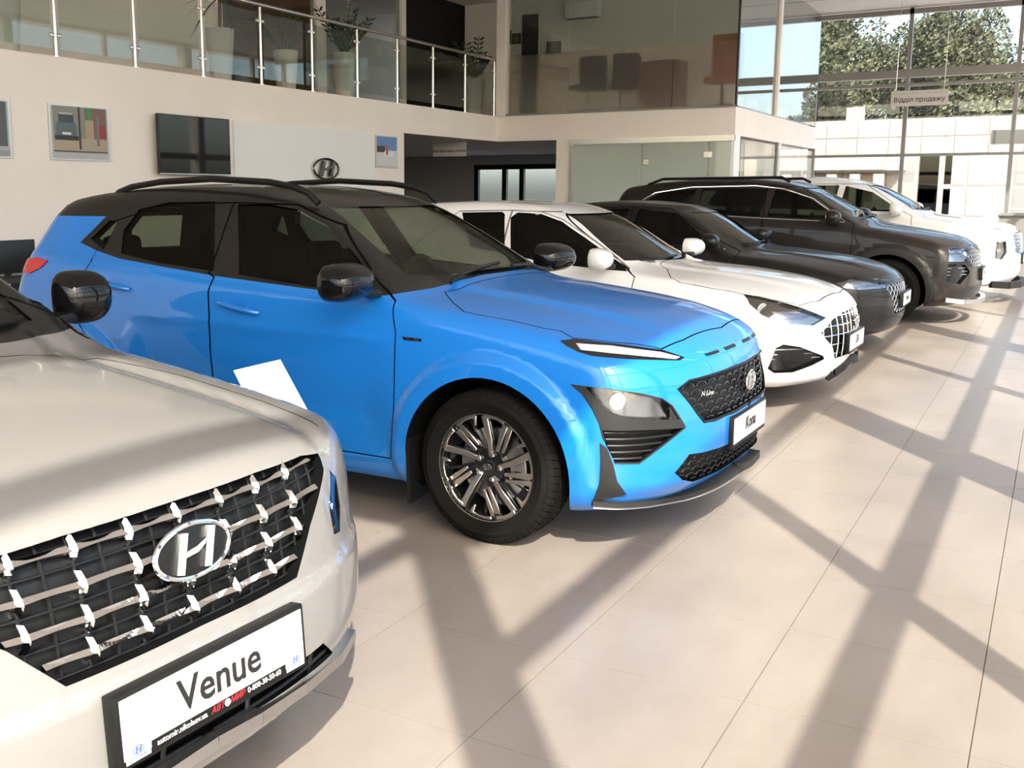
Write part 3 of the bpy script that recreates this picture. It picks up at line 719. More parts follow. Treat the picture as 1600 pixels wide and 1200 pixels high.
def wheel(c, name, R, rim, w, style, parent, loc, rz=0.0, side=-1):
    """outer face along local -y (side -1) or +y"""
    r = empty(name, loc, rz, parent)
    if side > 0: r.rotation_euler = (0, 0, rz + math.pi)
    t = link('tyre', tyre_mesh(R, rim, w), RUBBER, r); link('tread', tread_mesh(R, w), RUBBER, t)['kind'] = 'stuff'
    h = w / 2; yo = -h * .80
    b = MB(); b.lathe([(rim, yo), (rim - .006, yo + .004), (rim - .020, yo + .03), (rim - .03, yo + .15), (rim - .03, h * .8), (rim, h * .8)], 56, 'y', close=True)
    b.build('rim', RIMDARK, r)
    b = MB(); b.lathe([(rim + .004, yo + .004), (rim + .003, yo - .004), (rim - .010, yo - .002), (rim - .012, yo + .006)], 64, 'y', close=True); b.build('rim_flange', RIMFACE, r)
    k = MB(); k.lathe([(.03, -.005), (rim * .68, -.005), (rim * .68, .018), (.03, .018)], 48, 'y', (0, -.01, 0), close=True); k.build('brake_disc', DISC, r)
    cp = MB(); a0 = R_(200 if side < 0 else 340)
    pr = [(math.cos(a) * q, math.sin(a) * q) for q, aa in ((rim * .74, np.linspace(-.42, .42, 8)), (rim * .42, np.linspace(.42, -.42, 8))) for a in aa]
    cp.prism(pr, (0, -.05, 0), (1, 0, 0), (0, 0, 1), (0, 1, 0), .085); cp.build('caliper', SATIN, r, .006)
    yf = yo + .012
    def P(rr, a, y): return (rr * math.sin(a), y, rr * math.cos(a))
    if style == 'kona':
        for i in range(5):
            a = R_(72 * i + 8); face = MB(); dark = MB()
            # a long spoke from the hub that folds along the rim, and a short parallel one
            def strip(pts, wd, yy0, yy1, mb, dep=.012):
                pts = [Vector((q * math.sin(a + t), 0, q * math.cos(a + t))) for q, t in pts]; m = len(pts); vs = []
                for j, p in enumerate(pts):
                    d = (pts[min(j + 1, m - 1)] - pts[max(j - 1, 0)]).normalized(); nrm = Vector((d.z, 0, -d.x))
                    if 0 < j < m - 1:
                        d1 = (p - pts[j - 1]).normalized(); n1 = Vector((d1.z, 0, -d1.x)); nrm = nrm / max(.45, nrm.dot(n1))
                    y = yy0 + (yy1 - yy0) * p.length / rim
                    wj = wd[j] if isinstance(wd, (list, tuple)) else wd
                    for sgn, dy in ((-1, 0), (1, 0), (1, dep), (-1, dep)): vs.append(p + nrm * (sgn * wj / 2) + Vector((0, y + dy, 0)))
                fs = [(0, 1, 2, 3), tuple(4 * (m - 1) + q for q in (3, 2, 1, 0))]
                for j in range(m - 1):
                    for q in range(4): fs.append((4 * j + q, 4 * j + (q + 1) % 4, 4 * (j + 1) + (q + 1) % 4, 4 * (j + 1) + q))
                mb.add(vs, fs)
            strip([(.046, .12), (rim * .50, -.08), (rim * .93, -.20)], [.020, .025, .030], yf + .022, yf - .004, face)
            strip([(rim * .93, -.20), (rim * .945, -.04), (rim * .945, .11), (rim * .93, .25)], [.026, .024, .024, .026], yf - .004, yf - .004, face)
            strip([(rim * .93, .25), (rim * .68, .28), (rim * .36, .42)], [.030, .025, .014], yf - .004, yf + .020, face)
            strip([(rim * .93, .37), (rim * .70, .45), (rim * .42, .66)], [.022, .020, .011], yf - .004, yf + .018, face)
            strip([(rim * .93, .37), (rim * .945, .52), (rim * .945, .68), (rim * .92, .84), (rim * .76, .80)], [.020, .019, .019, .016, .009], yf - .004, yf - .002, face, .010)
            face.build('spoke', RIMFACE, r, .0018, 1)
            strip([(.045, .10), (rim * .5, -.10), (rim * .97, -.215)], .034, yf + .036, yf + .012, dark, .03)
            strip([(.05, .60), (rim * .5, .40), (rim * .97, .315)], .046, yf + .044, yf + .012, dark, .03)
            strip([(.05, .75), (rim * .97, .60)], .016, yf + .050, yf + .03, dark, .02)
            dark.build('spoke_back', RIMDARK, r, .003, 1)
    else:
        for i in range(10):
            a = R_(36 * i); face = MB()
            vs = []
            for q, wd, y in ((.05, .020, yf + .025), (rim * .96, .036 if i % 2 else .028, yf)):
                for sgn, dy in ((-1, 0), (1, 0), (1, .03), (-1, .03)):
                    vs.append((q * math.sin(a) + sgn * wd / 2 * math.cos(a), y + dy, q * math.cos(a) - sgn * wd / 2 * math.sin(a)))
            face.add(vs, [(0, 1, 2, 3), (7, 6, 5, 4)] + [(j, (j + 1) % 4, (j + 1) % 4 + 4, j + 4) for j in range(4)])
            face.build('spoke', RIMFACE, r, .003, 1)
    hb = MB(); hb.lathe([(.078, yf + .06), (.074, yf + .026), (.034, yf + .020), (.032, yf + .012), (.028, yf + .010)], 36, 'y'); hb.build('hub', RIMDARK, r)
    for i in range(5):
        a = R_(72 * i + 20); x, z = .057 * math.sin(a), .057 * math.cos(a)
        n = MB(); n.lathe([(.0115, yf + .035), (.0115, yf + .012), (.008, yf + .008)], 6, 'y', (x, 0, z), smooth=False); n.build('lug_nut', CHROME, r)
    emblem_h('cap_emblem', .036, .024, CHROME, r, Matrix.Translation((0, yf + .008, 0)) @ basis((1, 0, 0), (0, 0, 1)).to_4x4(), t=.002)
    return r
def four_wheels(c, R, rim, w, style, track, steer=0.0, names='wheel'):
    first = wheel(c, 'wheel', R, rim, w, style, c.root, (0, -track, R), steer, -1)
    for xw, s, st in ((0, 1, steer), (-c.wb, -1, 0), (-c.wb, 1, 0)):
        copy_tree(first, c.root, (xw, s * track, R), st + (math.pi if s > 0 else 0))
def mirror_obj(c, base, tip_y, z, h, d, m, m2, stalk=True):
    """door mirror on both sides: shell, glass side, foot"""
    for s in (-1, 1):
        cx, cy, cz = base[0], s * (base[1] + tip_y) , z
        r = empty('door_mirror', (0, 0, 0), 0, c.root)
        def f(P):
            x, y, zz = (P[..., 0] - cx) / d, (P[..., 1] - cy) / (tip_y), (P[..., 2] - cz) / h
            x = x + .25 * zz * zz - .25 * (y * s) * .6
            return np.power(np.abs(x) ** 2.6 + np.abs(y) ** 3.0 + np.abs(zz) ** 2.6, 1 / 2.7) - 1
        bm = bmesh.new(); bmesh.ops.create_uvsphere(bm, u_segments=32, v_segments=20, radius=1); me = bpy.data.meshes.new('m'); bm.to_mesh(me); bm.free()
        V = np.array([v.co[:] for v in me.vertices]); lo = np.zeros(len(V)); hi = np.full(len(V), 1.0); O = np.array([cx, cy, cz])
        for _ in range(24):
            q = (lo + hi) / 2; ng = f(O + V * q[:, None]) < 0; lo = np.where(ng, q, lo); hi = np.where(ng, hi, q)
        W = O + V * hi[:, None]; W[:, 0] = np.maximum(W[:, 0], cx - d * .55)
        me.vertices.foreach_set('co', W.ravel()); me.polygons.foreach_set('use_smooth', [True] * len(me.polygons)); me.set_sharp_from_angle(angle=R_(38))
        link('mirror_shell', me, m, r)
        g = MB(); g.lathe([(.93, 0), (.93, -.004)], 28, 'x'); g.v = [(cx - d * .56 + x, cy + yy * tip_y * .84, cz + zz * h * .8) for x, yy, zz in g.v]; g.build('mirror_glass', CHROME, r)
        k = MB(); k.bar((cx + .01, s * (base[1] - .06), cz - h * .75), (cx + .01, s * (base[1] + tip_y * .5), cz - h * .62), .075, .035); k.build('mirror_foot', m2, r, .01)
def plate_obj(c, x, z, body, size=.075, w=.52, h=.112, tilt=0.0, sub=None, italic=0.0, off=0.0, sx=1.0):
    """show plate in a black holder on the nose"""
    r = empty('show_plate', (x, 0, z), 0, c.root); r.rotation_euler = (0, tilt, 0)
    MB().box(-.03, .004, -w / 2 - .012, w / 2 + .012, -h / 2 - .02, h / 2 + .010).build('plate_holder', TRIM, r, .004)
    MB().box(.004, .0065, -w / 2, w / 2, -h / 2, h / 2).build('plate', PLATEWHITE, r)
    text('plate_lettering', body, size, BLACKTXT, r, (.0075, off, .004), basis((0, 1, 0), (0, 0, 1)), .0006, shear=italic, sx=sx, bold=.0012)
    return r
def two_tone(m, pts, fin, dark=(.006, .006, .006)):
    """paint that is black above the line z = g(x) of the car's own side view"""
    n, l, b = nodes(m); tc = n.new('ShaderNodeTexCoord'); sp = n.new('ShaderNodeSeparateXYZ'); l.new(tc.outputs['Object'], sp.inputs[0])
    mr = n.new('ShaderNodeMapRange'); mr.inputs[1].default_value = -3.5; mr.inputs[2].default_value = .5; l.new(sp.outputs[0], mr.inputs[0])
    fc = n.new('ShaderNodeFloatCurve'); cv = fc.mapping.curves[0]; fc.mapping.use_clip = False
    ps = [((x + 3.5) / 4.0, z / 2.0) for x, z in pts]
    while len(cv.points) < len(ps): cv.points.new(.5, .5)
    for p, q in zip(cv.points, sorted(ps)): p.location = q; p.handle_type = 'VECTOR'
    fc.mapping.update(); l.new(mr.outputs[0], fc.inputs[1])
    mu = n.new('ShaderNodeMath'); mu.operation = 'MULTIPLY'; mu.inputs[1].default_value = 2.0; l.new(fc.outputs[0], mu.inputs[0])
    gt = n.new('ShaderNodeMath'); gt.operation = 'GREATER_THAN'; l.new(sp.outputs[2], gt.inputs[0]); l.new(mu.outputs[0], gt.inputs[1])
    # the coloured fin behind the side windows: the line only counts ahead of x = a + b z, above z = top everything is black
    a, b_, ztop = fin; q1 = n.new('ShaderNodeMath'); q1.operation = 'MULTIPLY_ADD'; q1.inputs[1].default_value = b_; q1.inputs[2].default_value = a; l.new(sp.outputs[2], q1.inputs[0])
    q2 = n.new('ShaderNodeMath'); q2.operation = 'GREATER_THAN'; l.new(sp.outputs[0], q2.inputs[0]); l.new(q1.outputs[0], q2.inputs[1])
    q3 = n.new('ShaderNodeMath'); q3.operation = 'MULTIPLY'; l.new(gt.outputs[0], q3.inputs[0]); l.new(q2.outputs[0], q3.inputs[1])
    q4 = n.new('ShaderNodeMath'); q4.operation = 'GREATER_THAN'; q4.inputs[1].default_value = ztop; l.new(sp.outputs[2], q4.inputs[0])
    gt = n.new('ShaderNodeMath'); gt.operation = 'MAXIMUM'; l.new(q3.outputs[0], gt.inputs[0]); l.new(q4.outputs[0], gt.inputs[1])
    mx = n.new('ShaderNodeMix'); mx.data_type = 'RGBA'; l.new(gt.outputs[0], mx.inputs[0]); mx.inputs[6].default_value = b.inputs['Base Color'].default_value; mx.inputs[7].default_value = (*dark, 1)
    l.new(mx.outputs[2], b.inputs['Base Color'])
    cw = n.new('ShaderNodeMapRange'); cw.inputs[3].default_value = b.inputs['Coat Weight'].default_value; cw.inputs[4].default_value = .55; l.new(gt.outputs[0], cw.inputs[0]); l.new(cw.outputs[0], b.inputs['Coat Weight'])

def c_hit_line(c, p, q):
    a, b = side_xz(c, [p, q]); k = (b[0] - a[0]) / (b[1] - a[1]); return a[0] - k * a[1], k

def build_kona():
    def side_fn(x, z):
        mid = smooth01((-.42 - x) / .25) * smooth01((x + 2.2) / .25)
        zc = .855 - .02 * (x + 1.3)                      # shoulder crease, hollow below it, sill kicks out again
        t = np.where(z > .50, (zc - z) / (zc - .50), (z - .30) / .20); t = np.clip(t, 0, 1)
        return (-.034 * t * (1.25 - .25 * t) + .006 * np.exp(-((z - zc) / .03) ** 2)) * mid
    def hood_fn(x, ay): return .016 * smooth01((.50 - ay) / .10) * smooth01((x + .9) / .3) * smooth01((.72 - x) / .3) 
    c = Car(X=-2.01, Y=4.70, head=-.012, wb=2.60, wr=.335, arch=.395, flare=.024, wrap=.16, fplan=.30, fpow=3.0, rplan=.22, kroof=.10, kside=.07, kfront=.10,
            xa=-2.5, xb=.05, zc=.66, hood_z=.70, side_fn=side_fn, hood_fn=hood_fn, front_fn=None,
            top=[(.90, .74), (.86, .82), (.82, .868), (.74, .905), (.55, .950), (.3, .99), (0, 1.025), (-.28, 1.058), (-.40, 1.09), (-.55, 1.175), (-.80, 1.315), (-1.05, 1.435), (-1.25, 1.492), (-1.6, 1.535), (-2.0, 1.545), (-2.5, 1.515), (-2.95, 1.445), (-3.3, 1.36)],
            width=[(.9, .84), (.5, .885), (0, .895), (-1.3, .89), (-2.6, .895), (-3.1, .86), (-3.4, .80)],
            front=[(.12, .50), (.20, .70), (.26, .80), (.33, .86), (.45, .87), (.58, .87), (.70, .86), (.80, .84), (.90, .76), (1.0, .64)],
            rear=[(.2, -3.18), (.45, -3.32), (.8, -3.34), (1.0, -3.28), (1.12, -3.20), (1.45, -2.98)],
            bottom=[(.9, .20), (.6, .18), (-3, .19), (-3.4, .28)],
            belt=[(.9, .84), (.4, .94), (-.1, 1.0), (-.5, 1.035), (-1.5, 1.075), (-2.3, 1.13), (-3.3, 1.18)],
            inset=[(-.1, .10), (0, .075), (.12, .03), (.35, .004), (.55, 0), (.8, .010), (.94, .026), (1.0, .045), (1.12, .085), (1.5, .19), (2.1, .36)],
            crown=[(.9, .12), (.4, .075), (-.4, .05), (-1.5, .05), (-3.2, .06)])
    c.root = tag(empty('compact_suv', (c.X, c.Y, 0), c.head), 'bright blue compact suv with black roof and machined alloy wheels', 'car')
    P = paint('blue_two_tone_paint', (.008, .165, .56), .15, .38, .8)
    A_, B_ = c_hit_line(c, (126, 378), (166, 338))
    band = side_xz(c, [(126, 379), (150, 391), (187, 404), (250, 416), (336, 431), (400, 440), (480, 451), (560, 460), (600, 462)])
    two_tone(P, [(-3.5, band[0][1])] + band + [(-.44, 1.06), (-.38, 1.10), (-.33, 1.8), (.5, 1.9)], (A_, B_, side_xz(c, [(165, 338)])[0][1]))
    side = lambda pix: side_xz(c, pix); P_body = paint('blue_paint', (.008, .165, .56), .15, .38, .8); P_cup = paint('blue_paint_cup_shade', (.007, .145, .50), .15, .4, .8)  # cup blue is the body blue darkened for the shade of the handle hollow
    c.plate = (.875, .475)
    rear_win = side([(189, 396), (193, 360), (218, 327), (265, 316), (337, 315), (334, 424), (250, 411)])
    quarter = side([(142, 373), (172, 344), (183, 347), (162, 390)])
    front_win = side([(373, 429), (372, 319), (420, 319), (465, 327), (510, 352), (550, 392), (573, 425), (572, 449), (490, 449)])
    hd = c.hit([(695, 456), (707, 472), (725, 487), (760, 494), (800, 501), (850, 513), (876, 517), (895, 528), (960, 535), (1034, 545), (1068, 531), (1138, 505)])
    hood = half_to_full([(-.335, 0, 0), (-.34, -.40, 0)] + [tuple(p) for p in hd[:-1]] + [(float(hd[-1][0]) + .01, 0, 0)])
    hood = [(p[0], p[1]) for p in hood]
    f_seam = side([(618, 470), (618, 520), (616, 600), (612, 680), (611, 717)]); m_seam = side([(335, 433), (326, 455), (327, 500), (329, 550)])
    sill = side([(516, 702)])[0][1]
    xm = m_seam[-1][0]; xf = f_seam[-1][0]
    fdoor = [(f_seam[0][0], 1.02)] + f_seam[1:] + [(xm + .02, sill), (xm, .55)] + m_seam[::-1] + [(xm - .03, 1.10), (xm - .03, 1.445), (xm + .35, 1.435), (xm + .62, 1.34), (f_seam[0][0] - .12, 1.09)]
    r_seam = side([(151, 398), (135, 420), (122, 445)])
    xq = r_seam[-1][0]
    rdoor = [(xm - .004, sill), (xm - .004, .55)] + [(x - .004, z) for x, z in m_seam[::-1]] + [(xm - .034, 1.10), (xm - .034, 1.445), (xm - .5, 1.43), (xm - .85, 1.33), (r_seam[0][0] - .02, 1.12)] + r_seam + [(xq + .02, .80), (xq + .18, .66), (xq + .42, .40), (xq + .46, sill)]
    # nose outlines, read on the body
    drl = c.hit([(874, 532), (898, 529), (965, 537), (1034, 546), (1070, 558), (1063, 563), (983, 561), (925, 556), (903, 550), (884, 540)])
    led = c.hit([(903, 537), (960, 541), (1036, 551), (1064, 558), (1058, 561), (1000, 556), (930, 549), (910, 547)])
    clad = c.hit([(890, 600), (912, 603), (950, 607), (1000, 614), (1034, 622), (1050, 633), (1071, 667), (1030, 700), (998, 724), (960, 724), (957, 712), (941, 684), (936, 664), (925, 640), (909, 616)])
    lamp = c.hit([(914, 604), (940, 606), (983, 613), (1034, 623), (1048, 634), (1061, 655), (1022, 656), (978, 654), (957, 648), (941, 635), (924, 616)])
    intake = c.hit([(940, 672), (1000, 672), (1068, 668), (1030, 698), (998, 722), (960, 722), (946, 694)])
    gr = c.hit([(1059, 607), (1077, 595), (1117, 584), (1150, 571.5), (1162, 567)]); gb = c.hit([(1168, 630), (1150, 642), (1117, 656), (1100, 659), (1090, 646)])
    grille = half_to_full([(float(gr[-1][0]), 0, float(gr[-1][2]))] + [tuple(p) for p in gr[-2::-1]] + [tuple(p) for p in gb[::-1]] + [(float(gb[0][0]), 0, float(gb[0][2]) - .012)])
    lo = c.hit([(1163, 684), (1140, 693), (1098, 707), (1077, 710), (1054, 739), (1066, 750), (1082, 753), (1100, 746), (1140, 725), (1165, 706)])
    low = half_to_full([(float(lo[0][0]), 0, float(lo[0][2]))] + [tuple(p) for p in lo[1:-1]] + [(float(lo[-1][0]), 0, float(lo[-1][2]))])
    bump = c.hit([(893, 548), (850, 590), (880, 600)])
    rec = [thick_patch(c.f, grille, (1, 0, 0), .25, -.05, .06), thick_patch(c.f, low, (1, 0, 0), .25, -.05, .06)]
    for s in (1, -1):
        for q in (intake, lamp, drl):
            q = [tuple(p) for p in q]; q = q if s > 0 else mir(q)[::-1]
            rec.append(thick_patch(c.f, q, (.80, -.6 * s, 0), .10, -.045, .05))
    shield_y = [(-.62, 1.115), (-.3, 1.10), (.3, 1.10), (.62, 1.115), (.57, 1.27), (.50, 1.425), (-.50, 1.425), (-.57, 1.27)]
    rear_g = [(-.50, 1.14), (.50, 1.14), (.42, 1.35), (-.42, 1.35)]
    c.parts = body_of(c, windows=[rear_win, quarter, front_win], shield=shield_y, rear_glass=rear_g, recess=rec, hood=hood, doors=[('front_door', fdoor), ('rear_door', rdoor)], nphi=290, dx=.021, ncap=46, paint_m=P, cabin_x=(-.52, -2.98))
    # panes
    d = (0, -1, .12)
    for nm, poly in (('front_door_window', front_win), ('rear_door_window', rear_win), ('quarter_window', quarter)):
        g = [(x, -.8, z) for x, z in offset_poly(poly, .012)]
        c.patch(nm, g, d, CARGLASS, -.006, -.010, .06, mirror=True)
    c.patch('windshield', [(-.9, y, z) for y, z in offset_poly(shield_y, .02)], (1, 0, 0), WINDSHIELD, -.010, -.018, .06)
    c.patch('rear_window', [(-3, y, z) for y, z in offset_poly(rear_g, .02)], (-1, 0, 0), WINDSHIELD, -.006, -.012, .06)
    # black band round the side windows
    cabin(c, -.80, -1.35, -2.25)
    # nose parts
    B = mat('lamp_housing', (.02, .02, .022), .3)
    HB = mat('lamp_inner_chrome', (.30, .30, .31), .16, 1.0)
    mesh_m = mat('grille_gloss', (.02, .02, .02), .25)
    g0 = c.patch('grille', grille, (1, 0, 0), TRIM, -.040, -.049, .05)
    gp = np.array(grille); y0, y1, z0, z1 = gp[:, 1].min(), gp[:, 1].max(), gp[:, 2].min(), gp[:, 2].max()
    def inside(poly, y, z):
        n = len(poly); r = False
        for i in range(n):
            a, b = poly[i], poly[i - 1]
            if (a[2] > z) != (b[2] > z) and y < (b[1] - a[1]) * (z - a[2]) / (b[2] - a[2]) + a[1]: r = not r
        return r
    def honey(poly, name, parent, px, pz, rad, m, off=-.018):
        segs = []; row = 0; z = min(p[2] for p in poly); ym = max(abs(p[1]) for p in poly); zt = max(p[2] for p in poly)
        while z < zt:
            y = -ym + (px / 2 if row % 2 else 0)
            while y < ym:
                # a flat run, then a short slope up: broken honeycomb
                pts = [(y + t * px, z + h * pz) for t, h in ((0, .1), (.12, .5), (.3, .62), (.6, .62), (.75, .5), (.88, .1))]
                pts = [q for q in pts if inside(poly, *q)]
                if len(pts) >= 2: segs.append(pts)
                y += px
            row += 1; z += pz
        O = np.array([(0, yy, zz) for q in segs for yy, zz in q]); S = first_hit(c.f, O, np.array([-1.0, 0, 0]), -1.6, .2, 90); mb = MB(); i = 0
        for q in segs:
            mb.tube([(p[0] + off, p[1], p[2]) for p in S[i:i + len(q)]], rad, 5); i += len(q)
        o = mb.build(name, m, parent); o['kind'] = 'stuff'; return o
    honey(grille, 'grille_mesh', g0, .085, .030, .0042, mat('dark_chrome_mesh', (.10, .095, .09), .22, 1.0))
    l0 = c.patch('lower_grille', low, (1, 0, 0), TRIM, -.040, -.049, .05); honey(low, 'lower_grille_mesh', l0, .06, .026, .004, TRIM)
    rim_g = MB(); gs = first_hit(c.f, np.array([(0, p[1], p[2]) for p in grille]), np.array([-1.0, 0, 0]), -1.6, .2, 90); rim_g.tube([tuple(p) for p in gs], .006, 6, closed=True); rim_g.build('grille_surround', TRIM, g0)
    bz = c.hit([(1159, 598)])[0]; bx = first_hit(c.f, np.array([[0, 0, bz[2]]]), np.array([-1.0, 0, 0]), -1.6, .2)[0]
    emblem_h('emblem', .135, .085, CHROME, c.root, Matrix.Translation((bx[0] + .010, 0, bx[2])) @ basis((0, 1, 0), (0, 0, 1)).to_4x4(), TRIM, .012)
    nl = c.hit([(1105, 614)])[0]
    text('trim_badge', 'N Line', .030, CHROME, c.root, (nl[0] + .0, nl[1], nl[2]), basis((.35, .93, 0), (0, 0, 1)), .002, shear=.2)
    for s in (1, -1):
        q = lambda A: [tuple(p) for p in A] if s > 0 else mir([tuple(p) for p in A])[::-1]
        dd = (.80, -.6 * s, 0)
        h = link('headlamp', None, None, c.root)
        soft = lambda nm, A, m, t, b, res=.03: c.part(nm, thick_patch(c.f, q(A), dd, t, b, res), m, h)
        soft('lamp_bezel', lamp, HB, -.034, -.044); soft('lamp_lens', lamp, LENS, .002, -.002)
        ctr = np.mean(np.array(q(lamp)), 0); n0 = np.array(dd)
        for (au, av, w_, hh) in ((-.045, .012, .075, .07), (.045, -.004, .10, .05), (.125, -.02, .05, .03)):
            uu = np.array([.6 * s, .8, 0]) * (1 if s > 0 else 1); ux = np.array([-n0[1], n0[0], 0])
            o = ctr - n0 * .010 + ux * au + np.array([0, 0, av])
            k = MB(); k.lathe([(1, 0), (.8, -.25), (.3, -.5)], 20, 'z'); M = Matrix.Translation(o) @ basis(tuple(ux), (0, 0, 1)).to_4x4()
            k.v = [tuple(M @ Vector((a * w_ * .5, b_ * hh * .5, cc * .03))) for a, b_, cc in k.v]; k.build('reflector', LAMPREF, h)
        soft('headlamp_strip', led, LAMPWHITE, -.006, -.02); soft('running_light_bezel', drl, B, -.034, -.044); soft('running_light_lens', drl, LENS, .002, -.002)
        cl = thick_patch(c.f, q(clad), dd, .006, -.03, .04)
        cl = boolean(cl, [thick_patch(c.f, q(lamp), dd, .10, -.08, .05), thick_patch(c.f, q(intake), dd, .10, -.08, .05)])
        c.part('lamp_cladding', cl, TRIM2, h)
        ib = c.part('side_intake', thick_patch(c.f, q(intake), dd, -.036, -.044, .04), TRIM, c.root)
        # ribs of the side intake
        ip = np.array(intake); 
        for k in range(5):
            zz = ip[:, 2].min() + (k + .5) / 5 * (ip[:, 2].max() - ip[:, 2].min())
            xs_ = []
            n = len(ip)
            for i in range(n):
                a, b = ip[i], ip[(i + 1) % n]
                if (a[2] > zz) != (b[2] > zz): xs_.append(a + (b - a) * (zz - a[2]) / (b[2] - a[2]))
            if len(xs_) >= 2:
                a, b = xs_[0], xs_[1]; pts = [a + (b - a) * t for t in np.linspace(.03, .97, 6)]
                S = first_hit(c.f, np.array(pts) + np.array([.8, -.6, 0]) * .3, np.array([-.8, .6, 0]), 0, .6, 60)
                rb = MB(); rb.tube([(p[0] - .012 * .8, s * (p[1] + .012 * .6), p[2]) for p in S], .006, 6); rb.build('intake_rib', TRIM, ib)
    # lower lip, corner blades
    lp = c.hit([(925, 784), (960, 786), (1000, 784), (1060, 774), (1110, 757), (1150, 731), (1172, 706)])
    pts = [tuple(p) for p in lp] + [(float(lp[-1][0]) + .004, 0, float(lp[-1][2]) - .008)]; pts = pts + mir(pts[:-1])[::-1]
    def sweep(name, pts, dx, dz, w, h, m):
        n = len(pts); b = MB(); vs = []
        px = pchip([(i, p[0]) for i, p in enumerate(pts)]); py = pchip([(i, p[1]) for i, p in enumerate(pts)]); pz = pchip([(i, p[2]) for i, p in enumerate(pts)])
        T = np.linspace(0, n - 1, 64)
        for t in T:
            p = np.array([px(t), py(t), pz(t)]); q = np.array([px(min(t + .05, n - 1)), py(min(t + .05, n - 1)), 0]) - np.array([px(max(t - .05, 0)), py(max(t - .05, 0)), 0]); q = q / np.linalg.norm(q); o = np.array([q[1], -q[0], 0]) * (1 if q[1] > 0 else 1)
            for a, e in ((-w, -h), (0, -h), (0, h * .2), (-w * .35, h), (-w, h)): vs.append(p + o * (dx + a) + np.array([0, 0, dz + e]))
        k = 5; fs = [tuple(range(k))[::-1], tuple((63) * k + i for i in range(k))] + [(j * k + i, j * k + (i + 1) % k, (j + 1) * k + (i + 1) % k, (j + 1) * k + i) for j in range(63) for i in range(k)]
        b.add(vs, fs, True); return b.build(name, m, c.root)
    sweep('front_lip', pts, .022, 0, .07, .017, TRIM2); sweep('lip_strip', pts, .026, -.017, .014, .004, SATIN)
    blade = c.hit([(937, 692), (948, 700), (957, 724), (964, 752), (978, 772), (925, 784), (936, 755), (938, 720)])
    c.patch('corner_blade', [tuple(p) for p in blade], (.6, -.8, 0), TRIM2, .008, -.02, .04, mirror=True)
    # slots above the grille
    for sl in ([(1100, 553), (1121, 546.5), (1124, 550.5), (1105, 556.5)], [(1130, 543), (1146, 536.5), (1150, 541), (1135, 547)]):
        h3 = [tuple(p) for p in c.hit(sl)]; c.patch('nose_slot', h3, (1, -.3, .5), TRIM, .003, -.01, .012, mirror=True)
    # door handles, badge, flaps, rails, tail lamps, spoiler, wipers
    for u0, v0, u1, v1 in ((342, 472, 406, 489), (148, 438, 204, 452)):
        a, e = c.hit([(u0, v0), (u1, v1)])
        for s in (-1, 1):
            r = MB(); n = 10; vs = []
            pts3 = [(a[0] + (e[0] - a[0]) * t, -(abs(a[1] + (e[1] - a[1]) * t)) - .006 - .022 * math.sin(math.pi * min(1, max(0, t))) ** .5, a[2] + (e[2] - a[2]) * t) for t in np.linspace(0, 1, 12)]
            r.tube([(p[0], p[1] if s < 0 else -p[1], p[2]) for p in pts3], [.009] + [.013] * 10 + [.009], 8); r.build('door_handle', P_body, c.parts['front_door' if u0 > 300 else 'rear_door'][0 if s < 0 else 1])
            m0 = ((a + e) / 2).tolist()
            cup = [(m0[0] + .045 * math.cos(t), m0[1] * (1 if s < 0 else -1), m0[2] + .03 * math.sin(t)) for t in np.linspace(0, 2 * math.pi, 16, endpoint=False)]
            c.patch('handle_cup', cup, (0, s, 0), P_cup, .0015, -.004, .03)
    fb = c.hit([(629, 526), (657, 529), (660, 533), (632, 531)]); c.patch('fender_badge', [tuple(p) for p in fb], (0, -1, 0), DARKGLASS, .004, -.004, .03, mirror=True)
    fm = np.mean(fb, 0); text('fender_badge_lettering', 'N Line', .026, CHROME, c.root, (fm[0], fm[1] - .006, fm[2]), basis((1, 0, 0), (0, 0, 1)), .0006, shear=.2)
    for s in (-1, 1):
        f = MB(); f.add([(x, s * y, z) for x in (-.395, -.375) for y, z in ((.90, .42), (.70, .42), (.70, .14), (.885, .12))], [(0, 1, 2, 3), (7, 6, 5, 4)] + [(i, (i + 1) % 4, (i + 1) % 4 + 4, i + 4) for i in range(4)]); f.build('mud_flap', TRIM, c.root)
        rl = c.on_plane([(186, 298), (205, 290), (250, 282), (330, 277), (420, 282), (458, 289), (482, 299)], 1, -.56)
        t = MB(); pp = [(p[0], s * .56, p[2] - .008) for p in rl]; t.tube([(pp[0][0] - .05, s * .56, pp[0][2] - .045)] + pp + [(pp[-1][0] + .06, s * .56, pp[-1][2] - .05)], .017, 8); t.build('roof_rail', TRIM, c.root)
    tl = c.hit([(40, 404), (60, 402), (76, 407), (66, 418), (48, 427), (38, 424)]); c.patch('tail_lamp', [tuple(p) for p in tl], (-.5, -.86, 0), REDLENS, .010, -.02, .03, mirror=True)
    sp = MB(); sp.add([(x, y, z) for y in (-.52, .52) for x, z in ((-2.75, 1.475), (-3.02, 1.425), (-3.02, 1.405), (-2.8, 1.40))], [(0, 1, 2, 3), (7, 6, 5, 4)] + [(i, (i + 1) % 4, (i + 1) % 4 + 4, i + 4) for i in range(4)]); sp.build('roof_spoiler', DARKGLASS, c.root, .01)
    cw = [tuple(p) for p in c.hit([(668, 447), (640, 456), (694, 454), (760, 448), (800, 444), (850, 437), (880, 431), (800, 434), (720, 441)])]
